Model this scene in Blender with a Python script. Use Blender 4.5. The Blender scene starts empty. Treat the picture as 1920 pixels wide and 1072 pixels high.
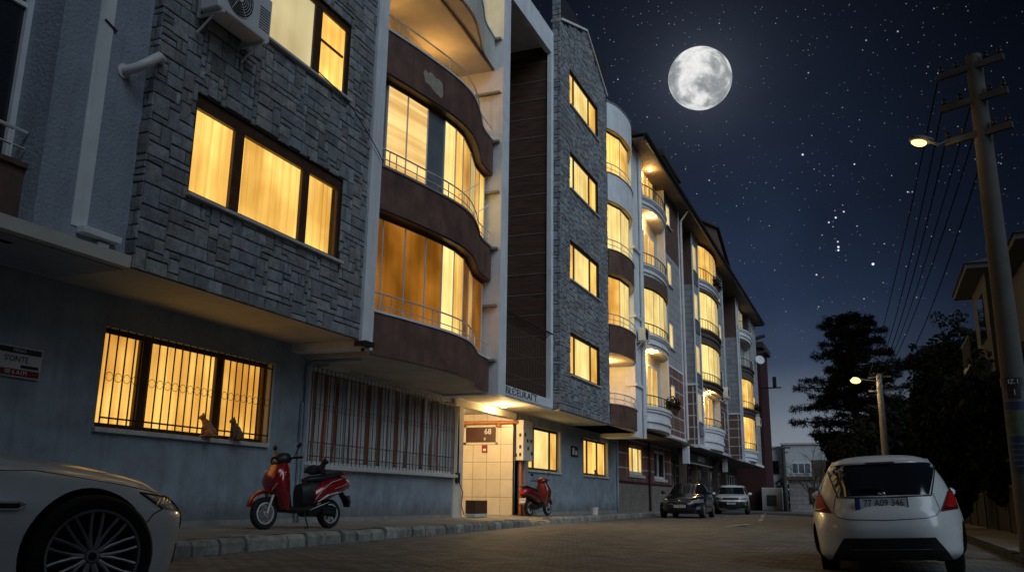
import bpy, math, random
from mathutils import Vector, Matrix
S = bpy.context.scene
COL = S.collection
RNG = random.Random(7)
rad = math.radians
PI = math.pi

# ------------------------------------------------------------------ materials
def new_mat(name):
    m = bpy.data.materials.new(name); m.use_nodes = True
    nt = m.node_tree; nt.nodes.clear()
    out = nt.nodes.new('ShaderNodeOutputMaterial')
    return m, nt, out

def nd(nt, t, ins=None, **kw):
    n = nt.nodes.new(t)
    for k, v in kw.items(): setattr(n, k, v)
    for k, v in (ins or {}).items():
        if hasattr(v, 'is_output'): nt.links.new(v, n.inputs[k])
        else: n.inputs[k].default_value = v
    return n

def rgba(c): return (c[0], c[1], c[2], 1.0)

def coords(nt): return nd(nt, 'ShaderNodeTexCoord').outputs['Object']

def ramp(nt, fac, stops):
    r = nd(nt, 'ShaderNodeValToRGB')
    els = r.color_ramp.elements
    while len(els) < len(stops): els.new(0.5)
    for e, (p, c) in zip(els, stops):
        e.position = p; e.color = rgba(c) if len(c) == 3 else c
    nt.links.new(fac, r.inputs[0])
    return r.outputs[0]

def mat(name, base, rough=.6, metal=0., var=.18, scale=3., bump=0., bscale=40., spec=.5, coat=0., attr=None, rvar=.1, stretch=(1,1,1), stain=0., splash=False):
    """painted / plastered / metal surface with mottled colour, fine bump, optional rain streaks"""
    m, nt, out = new_mat(name)
    co = coords(nt)
    mp = nd(nt, 'ShaderNodeMapping', {'Vector': co}); mp.inputs['Scale'].default_value = stretch
    n1 = nd(nt, 'ShaderNodeTexNoise', {'Vector': mp.outputs[0], 'Scale': scale, 'Detail': 6., 'Roughness': .65})
    lo = [c*(1-var) for c in base]; hi = [min(1., c*(1+var)) for c in base]
    col = ramp(nt, n1.outputs['Fac'], [(.3, lo), (.7, hi)])
    if attr:
        a = nd(nt, 'ShaderNodeAttribute', attribute_name=attr)
        mx = nd(nt, 'ShaderNodeMixRGB', {'Fac': 1., 'Color1': col, 'Color2': a.outputs['Color']}, blend_type='MULTIPLY')
        col = mx.outputs[0]
    if stain:
        ms = nd(nt, 'ShaderNodeMapping', {'Vector': co}); ms.inputs['Scale'].default_value = (3., 3., .22)
        n3 = nd(nt, 'ShaderNodeTexNoise', {'Vector': ms.outputs[0], 'Scale': 1.6, 'Detail': 5., 'Roughness': .7})
        f = nd(nt, 'ShaderNodeMapRange', {'Value': n3.outputs['Fac'], 'From Min': .52, 'From Max': .75, 'To Min': 0., 'To Max': stain})
        mx = nd(nt, 'ShaderNodeMixRGB', {'Fac': f.outputs[0], 'Color1': col, 'Color2': rgba([c*.35 for c in base])})
        col = mx.outputs[0]
    if splash:
        sz = nd(nt, 'ShaderNodeSeparateXYZ', {0: co}); n4 = nd(nt, 'ShaderNodeTexNoise', {'Vector': co, 'Scale': 2.6, 'Detail': 7., 'Roughness': .7})
        hh = nd(nt, 'ShaderNodeMath', {0: n4.outputs['Fac'], 1: .9}, operation='MULTIPLY'); dz = nd(nt, 'ShaderNodeMath', {0: hh.outputs[0], 1: sz.outputs['Z']}, operation='SUBTRACT')
        f = nd(nt, 'ShaderNodeMapRange', {'Value': dz.outputs[0], 'From Min': -.02, 'From Max': .35, 'To Min': 0., 'To Max': .6})
        mx = nd(nt, 'ShaderNodeMixRGB', {'Fac': f.outputs[0], 'Color1': col, 'Color2': (.09, .085, .075, 1)}); col = mx.outputs[0]
        vc = nd(nt, 'ShaderNodeTexVoronoi', {'Vector': co, 'Scale': .55}, feature='DISTANCE_TO_EDGE'); nw = nd(nt, 'ShaderNodeTexNoise', {'Vector': co, 'Scale': 3., 'Detail': 6.})
        wv = nd(nt, 'ShaderNodeVectorMath', {0: nw.outputs['Color'], 'Scale': .5}, operation='SCALE'); av = nd(nt, 'ShaderNodeVectorMath', {0: co, 1: wv.outputs[0]}, operation='ADD'); nt.links.new(av.outputs[0], vc.inputs['Vector'])
        f = nd(nt, 'ShaderNodeMapRange', {'Value': vc.outputs['Distance'], 'From Min': .012, 'From Max': .002, 'To Min': 0., 'To Max': .12})
        mx = nd(nt, 'ShaderNodeMixRGB', {'Fac': f.outputs[0], 'Color1': col, 'Color2': (.08, .09, .1, 1)}); col = mx.outputs[0]
    p = nd(nt, 'ShaderNodeBsdfPrincipled', {'Base Color': col, 'Metallic': metal, 'Specular IOR Level': spec, 'Coat Weight': coat, 'Coat Roughness': .05})
    rr = nd(nt, 'ShaderNodeMapRange', {'Value': n1.outputs['Fac'], 'From Min': .3, 'From Max': .7, 'To Min': max(.02, rough-rvar), 'To Max': min(1., rough+rvar)})
    nt.links.new(rr.outputs[0], p.inputs['Roughness'])
    if bump:
        n2 = nd(nt, 'ShaderNodeTexNoise', {'Vector': co, 'Scale': bscale, 'Detail': 5., 'Roughness': .6})
        b = nd(nt, 'ShaderNodeBump', {'Height': n2.outputs['Fac'], 'Strength': bump, 'Distance': .02})
        nt.links.new(b.outputs[0], p.inputs['Normal'])
    nt.links.new(p.outputs[0], out.inputs[0])
    return m

def lit_mat(name, lo, hi, strength, foldscale=9., folds=.6, blotch=.5, horizontal=False, grad=.0):
    """a lit window: lamp light coming through curtains, with folds, a brighter patch and panel to panel variation"""
    m, nt, out = new_mat(name)
    co = coords(nt)
    inf = nd(nt, 'ShaderNodeObjectInfo')
    ad = nd(nt, 'ShaderNodeVectorMath', {0: co, 1: (0, 0, 0)}, operation='ADD')
    cr = nd(nt, 'ShaderNodeCombineXYZ', {'X': inf.outputs['Random'], 'Y': inf.outputs['Random'], 'Z': 0.})
    sc = nd(nt, 'ShaderNodeVectorMath', {0: cr.outputs[0], 'Scale': 17.}, operation='SCALE')
    nt.links.new(sc.outputs[0], ad.inputs[1])
    mp = nd(nt, 'ShaderNodeMapping', {'Vector': ad.outputs[0]})
    mp.inputs['Scale'].default_value = (.02, .02, 1.) if horizontal else (1., 1., .035)
    n1 = nd(nt, 'ShaderNodeTexNoise', {'Vector': mp.outputs[0], 'Scale': foldscale, 'Detail': 3., 'Roughness': .55})
    n2 = nd(nt, 'ShaderNodeTexNoise', {'Vector': ad.outputs[0], 'Scale': .9, 'Detail': 2.})
    f1 = nd(nt, 'ShaderNodeMapRange', {'Value': n1.outputs['Fac'], 'From Min': .3, 'From Max': .7, 'To Min': 1.-folds, 'To Max': 1.})
    f2 = nd(nt, 'ShaderNodeMapRange', {'Value': n2.outputs['Fac'], 'From Min': .35, 'From Max': .65, 'To Min': 1.-blotch, 'To Max': 1.})
    mu = nd(nt, 'ShaderNodeMath', {0: f1.outputs[0], 1: f2.outputs[0]}, operation='MULTIPLY')
    col = ramp(nt, mu.outputs[0], [(0.15, lo), (.95, hi)])
    st = nd(nt, 'ShaderNodeMapRange', {'Value': inf.outputs['Random'], 'To Min': strength*.82, 'To Max': strength*1.12})
    st2 = nd(nt, 'ShaderNodeMath', {0: st.outputs[0], 1: mu.outputs[0]}, operation='MULTIPLY')
    st3 = nd(nt, 'ShaderNodeMath', {0: st2.outputs[0], 1: strength*.22}, operation='ADD')
    e = nd(nt, 'ShaderNodeEmission', {'Color': col, 'Strength': st3.outputs[0]})
    g = nd(nt, 'ShaderNodeBsdfGlossy', {'Roughness': .15, 'Color': (.25, .25, .25, 1)})
    fr = nd(nt, 'ShaderNodeFresnel', {'IOR': 1.4})
    mx = nd(nt, 'ShaderNodeMixShader', {0: fr.outputs[0], 1: e.outputs[0], 2: g.outputs[0]})
    nt.links.new(mx.outputs[0], out.inputs[0])
    return m

def emit_mat(name, col, strength):
    m, nt, out = new_mat(name)
    e = nd(nt, 'ShaderNodeEmission', {'Color': rgba(col), 'Strength': strength})
    nt.links.new(e.outputs[0], out.inputs[0]); return m

def glass_mat(name, tint=(.02, .025, .03), rough=.04, alpha=1.):
    m, nt, out = new_mat(name)
    p = nd(nt, 'ShaderNodeBsdfPrincipled', {'Base Color': rgba(tint), 'Roughness': rough, 'Specular IOR Level': .8})
    if alpha < 1:
        t = nd(nt, 'ShaderNodeBsdfTransparent', {'Color': (.95, .95, .95, 1)})
        g = nd(nt, 'ShaderNodeBsdfGlossy', {'Roughness': rough, 'Color': (.9, .9, .9, 1)})
        lw = nd(nt, 'ShaderNodeFresnel', {'IOR': 1.5})
        mx = nd(nt, 'ShaderNodeMixShader', {0: lw.outputs[0], 1: t.outputs[0], 2: g.outputs[0]})
        nt.links.new(mx.outputs[0], out.inputs[0])
    else:
        nt.links.new(p.outputs[0], out.inputs[0])
    return m

def brick_mat(name, c1, c2, cm, bw, rh, mortar=.012, rough=.75, bump=.4, axes='YZ', var=.3, off=.5):
    m, nt, out = new_mat(name)
    co = coords(nt)
    sp = nd(nt, 'ShaderNodeSeparateXYZ', {0: co})
    cb = nd(nt, 'ShaderNodeCombineXYZ', {'X': sp.outputs[axes[0]], 'Y': sp.outputs[axes[1]], 'Z': 0.})
    br = nd(nt, 'ShaderNodeTexBrick', {'Vector': cb.outputs[0], 'Color1': rgba(c1), 'Color2': rgba(c2), 'Mortar': rgba(cm), 'Scale': 1., 'Mortar Size': mortar, 'Mortar Smooth': .3, 'Bias': 0., 'Brick Width': bw, 'Row Height': rh}, offset=off)
    n1 = nd(nt, 'ShaderNodeTexNoise', {'Vector': co, 'Scale': 2.2, 'Detail': 8., 'Roughness': .7})
    f = nd(nt, 'ShaderNodeMapRange', {'Value': n1.outputs['Fac'], 'From Min': .3, 'From Max': .7, 'To Min': 1-var, 'To Max': 1+var})
    mx = nd(nt, 'ShaderNodeVectorMath', {0: br.outputs['Color'], 'Scale': f.outputs[0]}, operation='SCALE')
    p = nd(nt, 'ShaderNodeBsdfPrincipled', {'Base Color': mx.outputs[0], 'Roughness': rough})
    n2 = nd(nt, 'ShaderNodeTexNoise', {'Vector': co, 'Scale': 45., 'Detail': 4.})
    hh = nd(nt, 'ShaderNodeMath', {0: n2.outputs['Fac'], 1: .35}, operation='MULTIPLY')
    h2 = nd(nt, 'ShaderNodeMath', {0: hh.outputs[0], 1: br.outputs['Fac']}, operation='SUBTRACT')
    b = nd(nt, 'ShaderNodeBump', {'Height': h2.outputs[0], 'Strength': bump, 'Distance': .012})
    nt.links.new(b.outputs[0], p.inputs['Normal'])
    nt.links.new(p.outputs[0], out.inputs[0])
    return m

def stripe_mat(name, cols, period):
    """vertical striped cloth along Y"""
    m, nt, out = new_mat(name)
    co = coords(nt); sp = nd(nt, 'ShaderNodeSeparateXYZ', {0: co})
    n0 = nd(nt, 'ShaderNodeTexNoise', {'Vector': co, 'Scale': 1.3, 'Detail': 1.})
    w = nd(nt, 'ShaderNodeMath', {0: n0.outputs['Fac'], 1: .12}, operation='MULTIPLY')
    a = nd(nt, 'ShaderNodeMath', {0: sp.outputs['Y'], 1: w.outputs[0]}, operation='ADD')
    d = nd(nt, 'ShaderNodeMath', {0: a.outputs[0], 1: period}, operation='DIVIDE')
    fr = nd(nt, 'ShaderNodeMath', {0: d.outputs[0]}, operation='FRACT')
    stops = [(i/len(cols), c) for i, c in enumerate(cols)]
    col = ramp(nt, fr.outputs[0], stops)
    col.node.color_ramp.interpolation = 'CONSTANT'
    p = nd(nt, 'ShaderNodeBsdfPrincipled', {'Base Color': col, 'Roughness': .85})
    nt.links.new(p.outputs[0], out.inputs[0])
    return m

M = {}
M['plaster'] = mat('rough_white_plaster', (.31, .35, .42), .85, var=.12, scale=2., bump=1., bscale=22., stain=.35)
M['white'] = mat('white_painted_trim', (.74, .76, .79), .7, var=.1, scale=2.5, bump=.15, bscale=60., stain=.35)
M['cream'] = mat('cream_painted_wall', (.58, .56, .50), .75, var=.1, scale=2., bump=.15, bscale=50., stain=.3)
M['soffit'] = mat('painted_soffit', (.50, .47, .41), .8, var=.18, scale=1.4, bump=.15, bscale=30.)
M['stone'] = mat('split_face_stone', (.27, .28, .30), .85, var=.35, scale=9., bump=1., bscale=34., attr='tone', stain=.45)
M['mortar'] = mat('dark_mortar', (.018, .018, .02), .95, var=.2)
M['bluewall'] = mat('blue_grey_render', (.28, .33, .38), .8, var=.28, scale=1.6, bump=.3, bscale=60., stain=.4, splash=True)
M['brownpar'] = mat('red_brown_parapet_paint', (.135, .070, .054), .7, var=.38, scale=2.2, bump=.3, bscale=35., stain=.5)
M['wood'] = mat('dark_brown_cladding', (.085, .045, .028), .6, var=.4, scale=2., bump=.2, bscale=30., stretch=(1, 1, 9))
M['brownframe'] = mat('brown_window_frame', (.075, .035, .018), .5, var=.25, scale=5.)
M['metal'] = mat('galvanised_railing', (.72, .72, .70), .4, metal=.35, var=.15, scale=9.)
M['iron'] = mat('black_iron', (.025, .022, .02), .55, metal=.3, var=.3, scale=9.)
M['rusty'] = mat('rusty_iron', (.11, .065, .045), .7, metal=.2, var=.4, scale=8.)
M['sill'] = mat('pale_stone_sill', (.55, .55, .54), .6, var=.15, scale=6., bump=.1, bscale=50.)
M['dark'] = mat('dark_void_paint', (.012, .012, .013), .9, var=.2)
M['peel'] = mat('exposed_plaster', (.36, .31, .24), .9, var=.2, scale=8., bump=.5)
M['pvc'] = mat('white_pvc', (.66, .67, .68), .4, var=.06)
M['roof'] = mat('dark_roof_tiles', (.045, .038, .036), .8, var=.3, scale=4., bump=.5, bscale=14.)
M['soffit_dark'] = mat('dark_timber_eaves', (.10, .075, .06), .8, var=.25, scale=3.)
M['cladding'] = brick_mat('light_stone_panels', (.38, .38, .39), (.33, .33, .345), (.2, .2, .2), 1.5, .42, .02, bump=.25, var=.15)
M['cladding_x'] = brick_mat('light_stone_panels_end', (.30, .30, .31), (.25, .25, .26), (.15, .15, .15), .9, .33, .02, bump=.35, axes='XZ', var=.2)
M['redtile'] = brick_mat('brown_tile_panels', (.20, .10, .085), (.16, .08, .068), (.5, .5, .5), 1.5, .62, .03, bump=.2, var=.2, off=0.)
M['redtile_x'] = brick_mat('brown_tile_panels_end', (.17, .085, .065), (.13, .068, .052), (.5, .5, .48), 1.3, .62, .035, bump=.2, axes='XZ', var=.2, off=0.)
M['brickbase'] = brick_mat('grey_brick_base', (.22, .18, .15), (.16, .13, .115), (.28, .27, .25), .22, .075, .012, bump=.6, var=.3)
M['walltile'] = brick_mat('cream_wall_tiles', (.62, .56, .46), (.56, .50, .41), (.28, .23, .17), .46, .52, .01, rough=.35, bump=.15, axes='XZ', var=.1, off=0.)
M['brownwall'] = mat('brown_painted_gable', (.12, .072, .055), .8, var=.2, scale=2.)
M['darkred'] = mat('dark_red_wall', (.045, .008, .008), .7, var=.2)
M['nightglass'] = glass_mat('night_window_glass', (.01, .012, .016), .05)
M['clear'] = glass_mat('clear_glass', alpha=.5)
# lit windows
M['lit'] = lit_mat('lit_curtain_yellow', (1., .38, .03), (1., .70, .185), 1.36, 8., .36, .42)
M['litw'] = lit_mat('lit_curtain_pale', (1., .60, .13), (1., .80, .31), 1.35, 8., .35, .3)
M['litp'] = lit_mat('lit_pale_room', (.9, .66, .28), (.86, .73, .40), .72, 2., .2, .3)
M['lito'] = lit_mat('lit_curtain_orange', (.98, .33, .03), (1., .62, .14), 1.25, 8., .4, .5)
M['litb'] = lit_mat('lit_zebra_blind', (1., .47, .10), (1., .72, .28), 1.15, 7., .5, .2, horizontal=True)
M['amber'] = lit_mat('lit_amber_room', (.42, .13, .008), (.68, .26, .03), .62, 3., .45, .55)
M['greyglass'] = mat('grey_reflecting_glass', (.17, .19, .21), .08, var=.3, scale=.8, spec=.9)
M['stripes'] = stripe_mat('striped_curtain', [(.86, .86, .85), (.80, .80, .79), (.36, .14, .09), (.62, .60, .57), (.88, .88, .87), (.84, .84, .83), (.30, .17, .12), (.74, .73, .70), (.86, .86, .85), (.50, .20, .13)], 1.25)
M['bulb'] = emit_mat('lamp_diffuser', (1., .72, .32), 6.)
M['streetbulb'] = emit_mat('street_lamp_glow', (1., .66, .24), 2.6)
M['concrete'] = mat('weathered_concrete', (.27, .26, .245), .9, var=.25, scale=2.5, bump=.4, bscale=45., stain=.3)
M['kerb'] = mat('worn_kerb_stone', (.33, .32, .29), .9, var=.35, scale=3.5, bump=.7, bscale=30.)
M['pole'] = mat('concrete_pole', (.085, .082, .075), .9, var=.25, scale=3., bump=.3, bscale=50., stain=.4)
M['steel'] = mat('dark_galvanised_steel', (.10, .10, .105), .55, metal=.6, var=.25)
M['black'] = mat('black_plastic', (.012, .012, .013), .45, var=.2)
M['cable'] = mat('dull_black_cable', (.006, .006, .006), .9, spec=.05)
M['rubber'] = mat('tyre_rubber', (.010, .010, .010), .8, var=.3, scale=12.)
M['redpaint'] = mat('metallic_red_paint', (.30, .006, .012), .28, var=.08, coat=1., metal=.25)
M['whitecar'] = mat('white_car_paint', (.82, .84, .85), .3, var=.05, scale=1.2, coat=.45)
M['blackcar'] = mat('black_car_paint', (.010, .011, .016), .22, var=.05, coat=1.)
M['chrome'] = mat('chrome', (.7, .7, .7), .15, metal=1., var=.05)
M['rim'] = mat('silver_rim', (.38, .38, .39), .38, metal=.7, var=.1)
M['seat'] = mat('black_vinyl_seat', (.012, .014, .015), .5, var=.2, bump=.1)
M['carglass'] = glass_mat('tinted_car_glass', (.012, .016, .021), .05)
M['tail'] = mat('red_tail_lens', (.50, .008, .010), .6, var=.1, spec=.05)
M['darkredpaint'] = mat('deep_red_paint', (.085, .003, .005), .3, var=.1, coat=1.)
M['taildark'] = mat('smoked_red_lens', (.13, .006, .008), .6, var=.1, spec=.05)
M['lens'] = glass_mat('headlight_lens', (.25, .27, .29), .08)
M['plate'] = mat('plate_white', (.50, .51, .52), .5, var=.05)
M['plateblue'] = mat('plate_blue', (.01, .03, .16), .5, var=.05)
M['ink'] = mat('black_lettering', (.012, .012, .014), .6, var=.1)
M['wink'] = mat('white_lettering', (.6, .6, .6), .6, var=.1)
M['signred'] = mat('sign_red', (.18, .01, .012), .6, var=.1)
M['paper'] = mat('dim_weathered_paper', (.10, .11, .12), .9, var=.5, scale=14.)
M['signblue'] = mat('sign_blue', (.008, .03, .085), .6, var=.15, scale=4.)
M['signgreen'] = mat('faded_poster', (.07, .10, .07), .8, var=.6, scale=9.)
M['brownplaque'] = mat('brown_plaque', (.045, .012, .006), .5, var=.2)
M['orangepipe'] = mat('orange_brown_pipe', (.40, .15, .05), .55, var=.2)
M['cat_ginger'] = mat('ginger_fur', (.46, .22, .08), .9, var=.5, scale=22., bump=.6, bscale=120.)
M['cat_tabby'] = mat('dark_tabby_fur', (.20, .14, .085), .9, var=.6, scale=20., bump=.6, bscale=120.)
M['cat_black'] = mat('black_fur', (.012, .012, .013), .9, var=.3, scale=20., bump=.5, bscale=120.)
M['bark'] = mat('dark_bark', (.05, .04, .03), .95, var=.4, scale=8., bump=.6)
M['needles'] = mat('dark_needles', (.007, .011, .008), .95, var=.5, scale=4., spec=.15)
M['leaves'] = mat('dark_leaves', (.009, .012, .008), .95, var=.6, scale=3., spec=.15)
M['darkfence'] = mat('dark_weathered_fence', (.035, .034, .032), .9, var=.3)
M['dimwall'] = mat('grey_house_render', (.06, .06, .065), .85, var=.15, stain=.3)
M['grass'] = mat('grass', (.05, .075, .03), .95, var=.4)

# ------------------------------------------------------------------ mesh builder
W = {}          # world matrix of every parent
def wm(o): return W.get(o.name, Matrix()) if o is not None else Matrix()

class MB:
    def __init__(s): s.v = []; s.f = []; s.m = []; s.c = []
    def add(s, vs, fs, mi=0, tone=None):
        o = len(s.v); s.v += [tuple(v) for v in vs]
        for f in fs:
            s.f.append([i+o for i in f]); s.m.append(mi); s.c.append(tone)
    def quad(s, a, b, c, d, mi=0): s.add([a, b, c, d], [(0, 1, 2, 3)], mi)
    def box(s, x0, x1, y0, y1, z0, z1, mi=0):
        if x0 > x1: x0, x1 = x1, x0
        if y0 > y1: y0, y1 = y1, y0
        if z0 > z1: z0, z1 = z1, z0
        v = [(x0, y0, z0), (x1, y0, z0), (x1, y1, z0), (x0, y1, z0), (x0, y0, z1), (x1, y0, z1), (x1, y1, z1), (x0, y1, z1)]
        s.add(v, [(0, 3, 2, 1), (4, 5, 6, 7), (0, 1, 5, 4), (1, 2, 6, 5), (2, 3, 7, 6), (3, 0, 4, 7)], mi)
    def obox(s, mtx, hx, hy, hz, mi=0):
        v = [mtx @ Vector((a*hx, b*hy, c*hz)) for c in (-1, 1) for a, b in ((-1, -1), (1, -1), (1, 1), (-1, 1))]
        s.add(v, [(0, 3, 2, 1), (4, 5, 6, 7), (0, 1, 5, 4), (1, 2, 6, 5), (2, 3, 7, 6), (3, 0, 4, 7)], mi)
    def bar(s, a, b, w, h=None, mi=0):
        a = Vector(a); b = Vector(b); d = b-a; L = d.length
        if L < 1e-6: return
        z = d/L; x = Vector((0, 0, 1)).cross(z)
        if x.length < 1e-3: x = Vector((1, 0, 0))
        x.normalize(); y = z.cross(x)
        m = Matrix((x, y, z)).transposed().to_4x4(); m.translation = (a+b)/2
        s.obox(m, w/2, (h or w)/2, L/2, mi)
    def tube(s, path, r, n=8, mi=0, closed=False):
        P = [Vector(p) for p in path]; N = len(P)
        rs = r if isinstance(r, (list, tuple)) else [r]*N
        T = []
        for i in range(N):
            a = P[(i-1) % N] if (closed or i > 0) else P[i]; b = P[(i+1) % N] if (closed or i < N-1) else P[i]
            t = b-a; T.append(t.normalized() if t.length > 1e-9 else Vector((0, 0, 1)))
        up = Vector((0, 0, 1)) if abs(T[0].z) < .9 else Vector((1, 0, 0))
        x = up.cross(T[0]).normalized(); vs = []
        for i in range(N):
            x = (x - T[i]*x.dot(T[i]))
            if x.length < 1e-6: x = T[i].orthogonal()
            x.normalize(); y = T[i].cross(x)
            for k in range(n):
                a = 2*PI*k/n; vs.append(P[i] + (x*math.cos(a)+y*math.sin(a))*rs[i])
        fs = []
        for i in range(N if closed else N-1):
            j = (i+1) % N
            for k in range(n):
                fs.append((i*n+k, i*n+(k+1) % n, j*n+(k+1) % n, j*n+k))
        if not closed:
            fs.append(tuple(range(n))[::-1]); fs.append(tuple((N-1)*n+k for k in range(n)))
        s.add(vs, fs, mi)
    def lathe(s, prof, mtx=None, n=24, mi=0, arc=2*PI):
        mtx = mtx or Matrix(); vs = []; full = abs(arc-2*PI) < 1e-6
        cols = n if full else n+1
        for r, h in prof:
            for k in range(cols):
                a = arc*k/n; vs.append(mtx @ Vector((r*math.cos(a), r*math.sin(a), h)))
        fs = []
        for i in range(len(prof)-1):
            for k in range(n):
                k2 = (k+1) % cols
                fs.append((i*cols+k, i*cols+k2, (i+1)*cols+k2, (i+1)*cols+k))
        s.add(vs, fs, mi)
    def grid(s, rows, mi=0, closed=False):
        n = len(rows[0]); vs = [p for r in rows for p in r]; fs = []
        for i in range(len(rows)-1):
            for k in range(n if closed else n-1):
                k2 = (k+1) % n
                fs.append((i*n+k, i*n+k2, (i+1)*n+k2, (i+1)*n+k))
        s.add(vs, fs, mi)
    def loft(s, rings, mi=0):
        s.grid(rings, mi, True)
        s.add(rings[0], [tuple(range(len(rings[0])))[::-1]], mi); s.add(rings[-1], [tuple(range(len(rings[-1])))], mi)
    def ball(s, c, r, mi=0, n=12, m=8, mtx=None):
        rx, ry, rz = r if isinstance(r, (tuple, list)) else (r, r, r)
        c = Vector(c); rows = []
        for i in range(m+1):
            a = PI*i/m; row = []
            for k in range(n):
                b = 2*PI*k/n
                v = Vector((rx*math.sin(a)*math.cos(b), ry*math.sin(a)*math.sin(b), -rz*math.cos(a)))
                if mtx: v = mtx @ v
                row.append(c+v)
            rows.append(row)
        s.grid(rows, mi, True)
    def prism(s, poly, z0, z1, mi=0):
        n = len(poly); v = [(x, y, z0) for x, y in poly]+[(x, y, z1) for x, y in poly]
        s.add(v, [tuple(range(n))[::-1], tuple(range(n, 2*n))]+[(i, (i+1) % n, n+(i+1) % n, n+i) for i in range(n)], mi)
    def build(s, name, mats, parent=None, smooth=None, bevel=0, local=False, solid=0):
        me = bpy.data.meshes.new(name)
        vs = s.v
        if parent is not None and not local:
            iv = wm(parent).inverted(); vs = [iv @ Vector(v) for v in vs]
        me.from_pydata([tuple(v) for v in vs], [], s.f); me.validate(verbose=False)
        if not isinstance(mats, (list, tuple)): mats = [mats]
        for q in mats: me.materials.append(M[q] if isinstance(q, str) else q)
        if len(me.polygons) == len(s.m):
            me.polygons.foreach_set('material_index', s.m)
            if any(c is not None for c in s.c):
                at = me.color_attributes.new('tone', 'FLOAT_COLOR', 'CORNER')
                buf = []
                for p, c in zip(me.polygons, s.c):
                    c = c or (1, 1, 1)
                    for _ in range(p.loop_total): buf += [c[0], c[1], c[2], 1.]
                at.data.foreach_set('color', buf)
        if smooth is not None:
            me.polygons.foreach_set('use_smooth', [True]*len(me.polygons))
            if smooth < 180: me.set_sharp_from_angle(angle=rad(smooth))
        me.update()
        o = bpy.data.objects.new(name, me); COL.objects.link(o)
        if parent is not None:
            o.parent = parent; W[o.name] = wm(parent).copy()
        else: W[o.name] = Matrix()
        if bevel:
            b = o.modifiers.new('edge', 'BEVEL'); b.width = bevel; b.segments = 2; b.limit_method = 'ANGLE'
        if solid:
            b = o.modifiers.new('thick', 'SOLIDIFY'); b.thickness = solid; b.offset = 0
        return o

def each(name, mats, parent, boxes, **kw):
    """every box of a repeated detail as a part of its own"""
    for b in boxes:
        g = MB(); g.box(*b); g.build(name, mats, parent, **kw)

def tag(o, label=None, cat=None, group=None, kind=None):
    if label: o['label'] = label
    if cat: o['category'] = cat
    if group: o['group'] = group
    if kind: o['kind'] = kind
    return o

def empty(name, loc, label, cat, group=None, rot=None, mtx=None):
    o = bpy.data.objects.new(name, None); COL.objects.link(o)
    m = mtx if mtx is not None else (Matrix.Translation(Vector(loc)) @ (Matrix.Rotation(rot, 4, 'Z') if rot else Matrix()))
    o.matrix_world = m; W[o.name] = m.copy(); o.empty_display_size = .2
    return tag(o, label, cat, group)

def text_mesh(txt, size, depth=.004, spacing=1.):
    """flat raised letters as mesh: x along the line, y up, z out; centred"""
    cu = bpy.data.curves.new('lettering', 'FONT'); cu.body = txt; cu.size = size; cu.extrude = depth
    cu.align_x = 'CENTER'; cu.align_y = 'CENTER'; cu.space_character = spacing; cu.resolution_u = 3
    o = bpy.data.objects.new('lettering_tmp', cu); COL.objects.link(o)
    dg = bpy.context.evaluated_depsgraph_get(); dg.update()
    me = bpy.data.meshes.new_from_object(o.evaluated_get(dg))
    vs = [v.co.copy() for v in me.vertices]; fs = [list(p.vertices) for p in me.polygons]
    bpy.data.objects.remove(o); bpy.data.curves.remove(cu); bpy.data.meshes.remove(me)
    return vs, fs

def put_text(mb, txt, size, origin, ex, ey, depth=.004, sx=1., spacing=1., mi=0):
    ex = Vector(ex).normalized(); ey = Vector(ey).normalized(); ez = ex.cross(ey); o = Vector(origin)
    vs, fs = text_mesh(txt, size, depth, spacing)
    mb.add([o+ex*v.x*sx+ey*v.y+ez*v.z for v in vs], fs, mi)

def crspline(P, n=10):
    P = [Vector(p) for p in P]; Q = [P[0]]+P+[P[-1]]; out = []
    for i in range(1, len(Q)-2):
        a, b, c, d = Q[i-1:i+3]
        for k in range(n):
            t = k/n
            out.append(.5*((2*b)+(c-a)*t+(2*a-5*b+4*c-d)*t*t+(3*b-a-3*c+d)*t**3))
    out.append(P[-1]); return out

def gz(x, y=0.):
    """height of the road: it falls gently from the kerb on the near building's side to the far side"""
    if x < -5: return 0.
    return -.025*(min(x, 3.)+5)

KERB = crspline([(-5.3, -14), (-6.2, 0), (-6.92, 7.7), (-7.42, 12.85), (-7.62, 16.), (-8.2, 21.8), (-8.42, 24.5), (-8.8, 30), (-9.3, 38.7), (-9.75, 48), (-10.5, 62), (-12., 80), (-15, 100)], 8)
def kerb_x(y):
    for a, b in zip(KERB, KERB[1:]):
        if a.y <= y <= b.y: return a.x+(b.x-a.x)*(y-a.y)/(b.y-a.y)
    return KERB[0].x if y < KERB[0].y else KERB[-1].x
# ------------------------------------------------------------------ building helpers
def holed(mb, x, y0, y1, z0, z1, ops, depth=.2, mi=0, mr=None):
    """wall facing +X with rectangular openings and their reveals"""
    mr = mi if mr is None else mr
    ys = sorted({y0, y1} | {c for o in ops for c in o[:2] if y0 < c < y1}); zs = sorted({z0, z1} | {c for o in ops for c in o[2:] if z0 < c < z1})
    for a, b in zip(ys, ys[1:]):
        for c, d in zip(zs, zs[1:]):
            my, mz = (a+b)/2, (c+d)/2
            if any(o[0] < my < o[1] and o[2] < mz < o[3] for o in ops): continue
            mb.quad((x, a, c), (x, b, c), (x, b, d), (x, a, d), mi)
    for a, b, c, d in ops:
        X = x-depth
        mb.quad((x, a, c), (X, a, c), (X, b, c), (x, b, c), mr); mb.quad((x, a, d), (x, b, d), (X, b, d), (X, a, d), mr)
        mb.quad((x, a, c), (x, a, d), (X, a, d), (X, a, c), mr); mb.quad((x, b, c), (X, b, c), (X, b, d), (x, b, d), mr)

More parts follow.
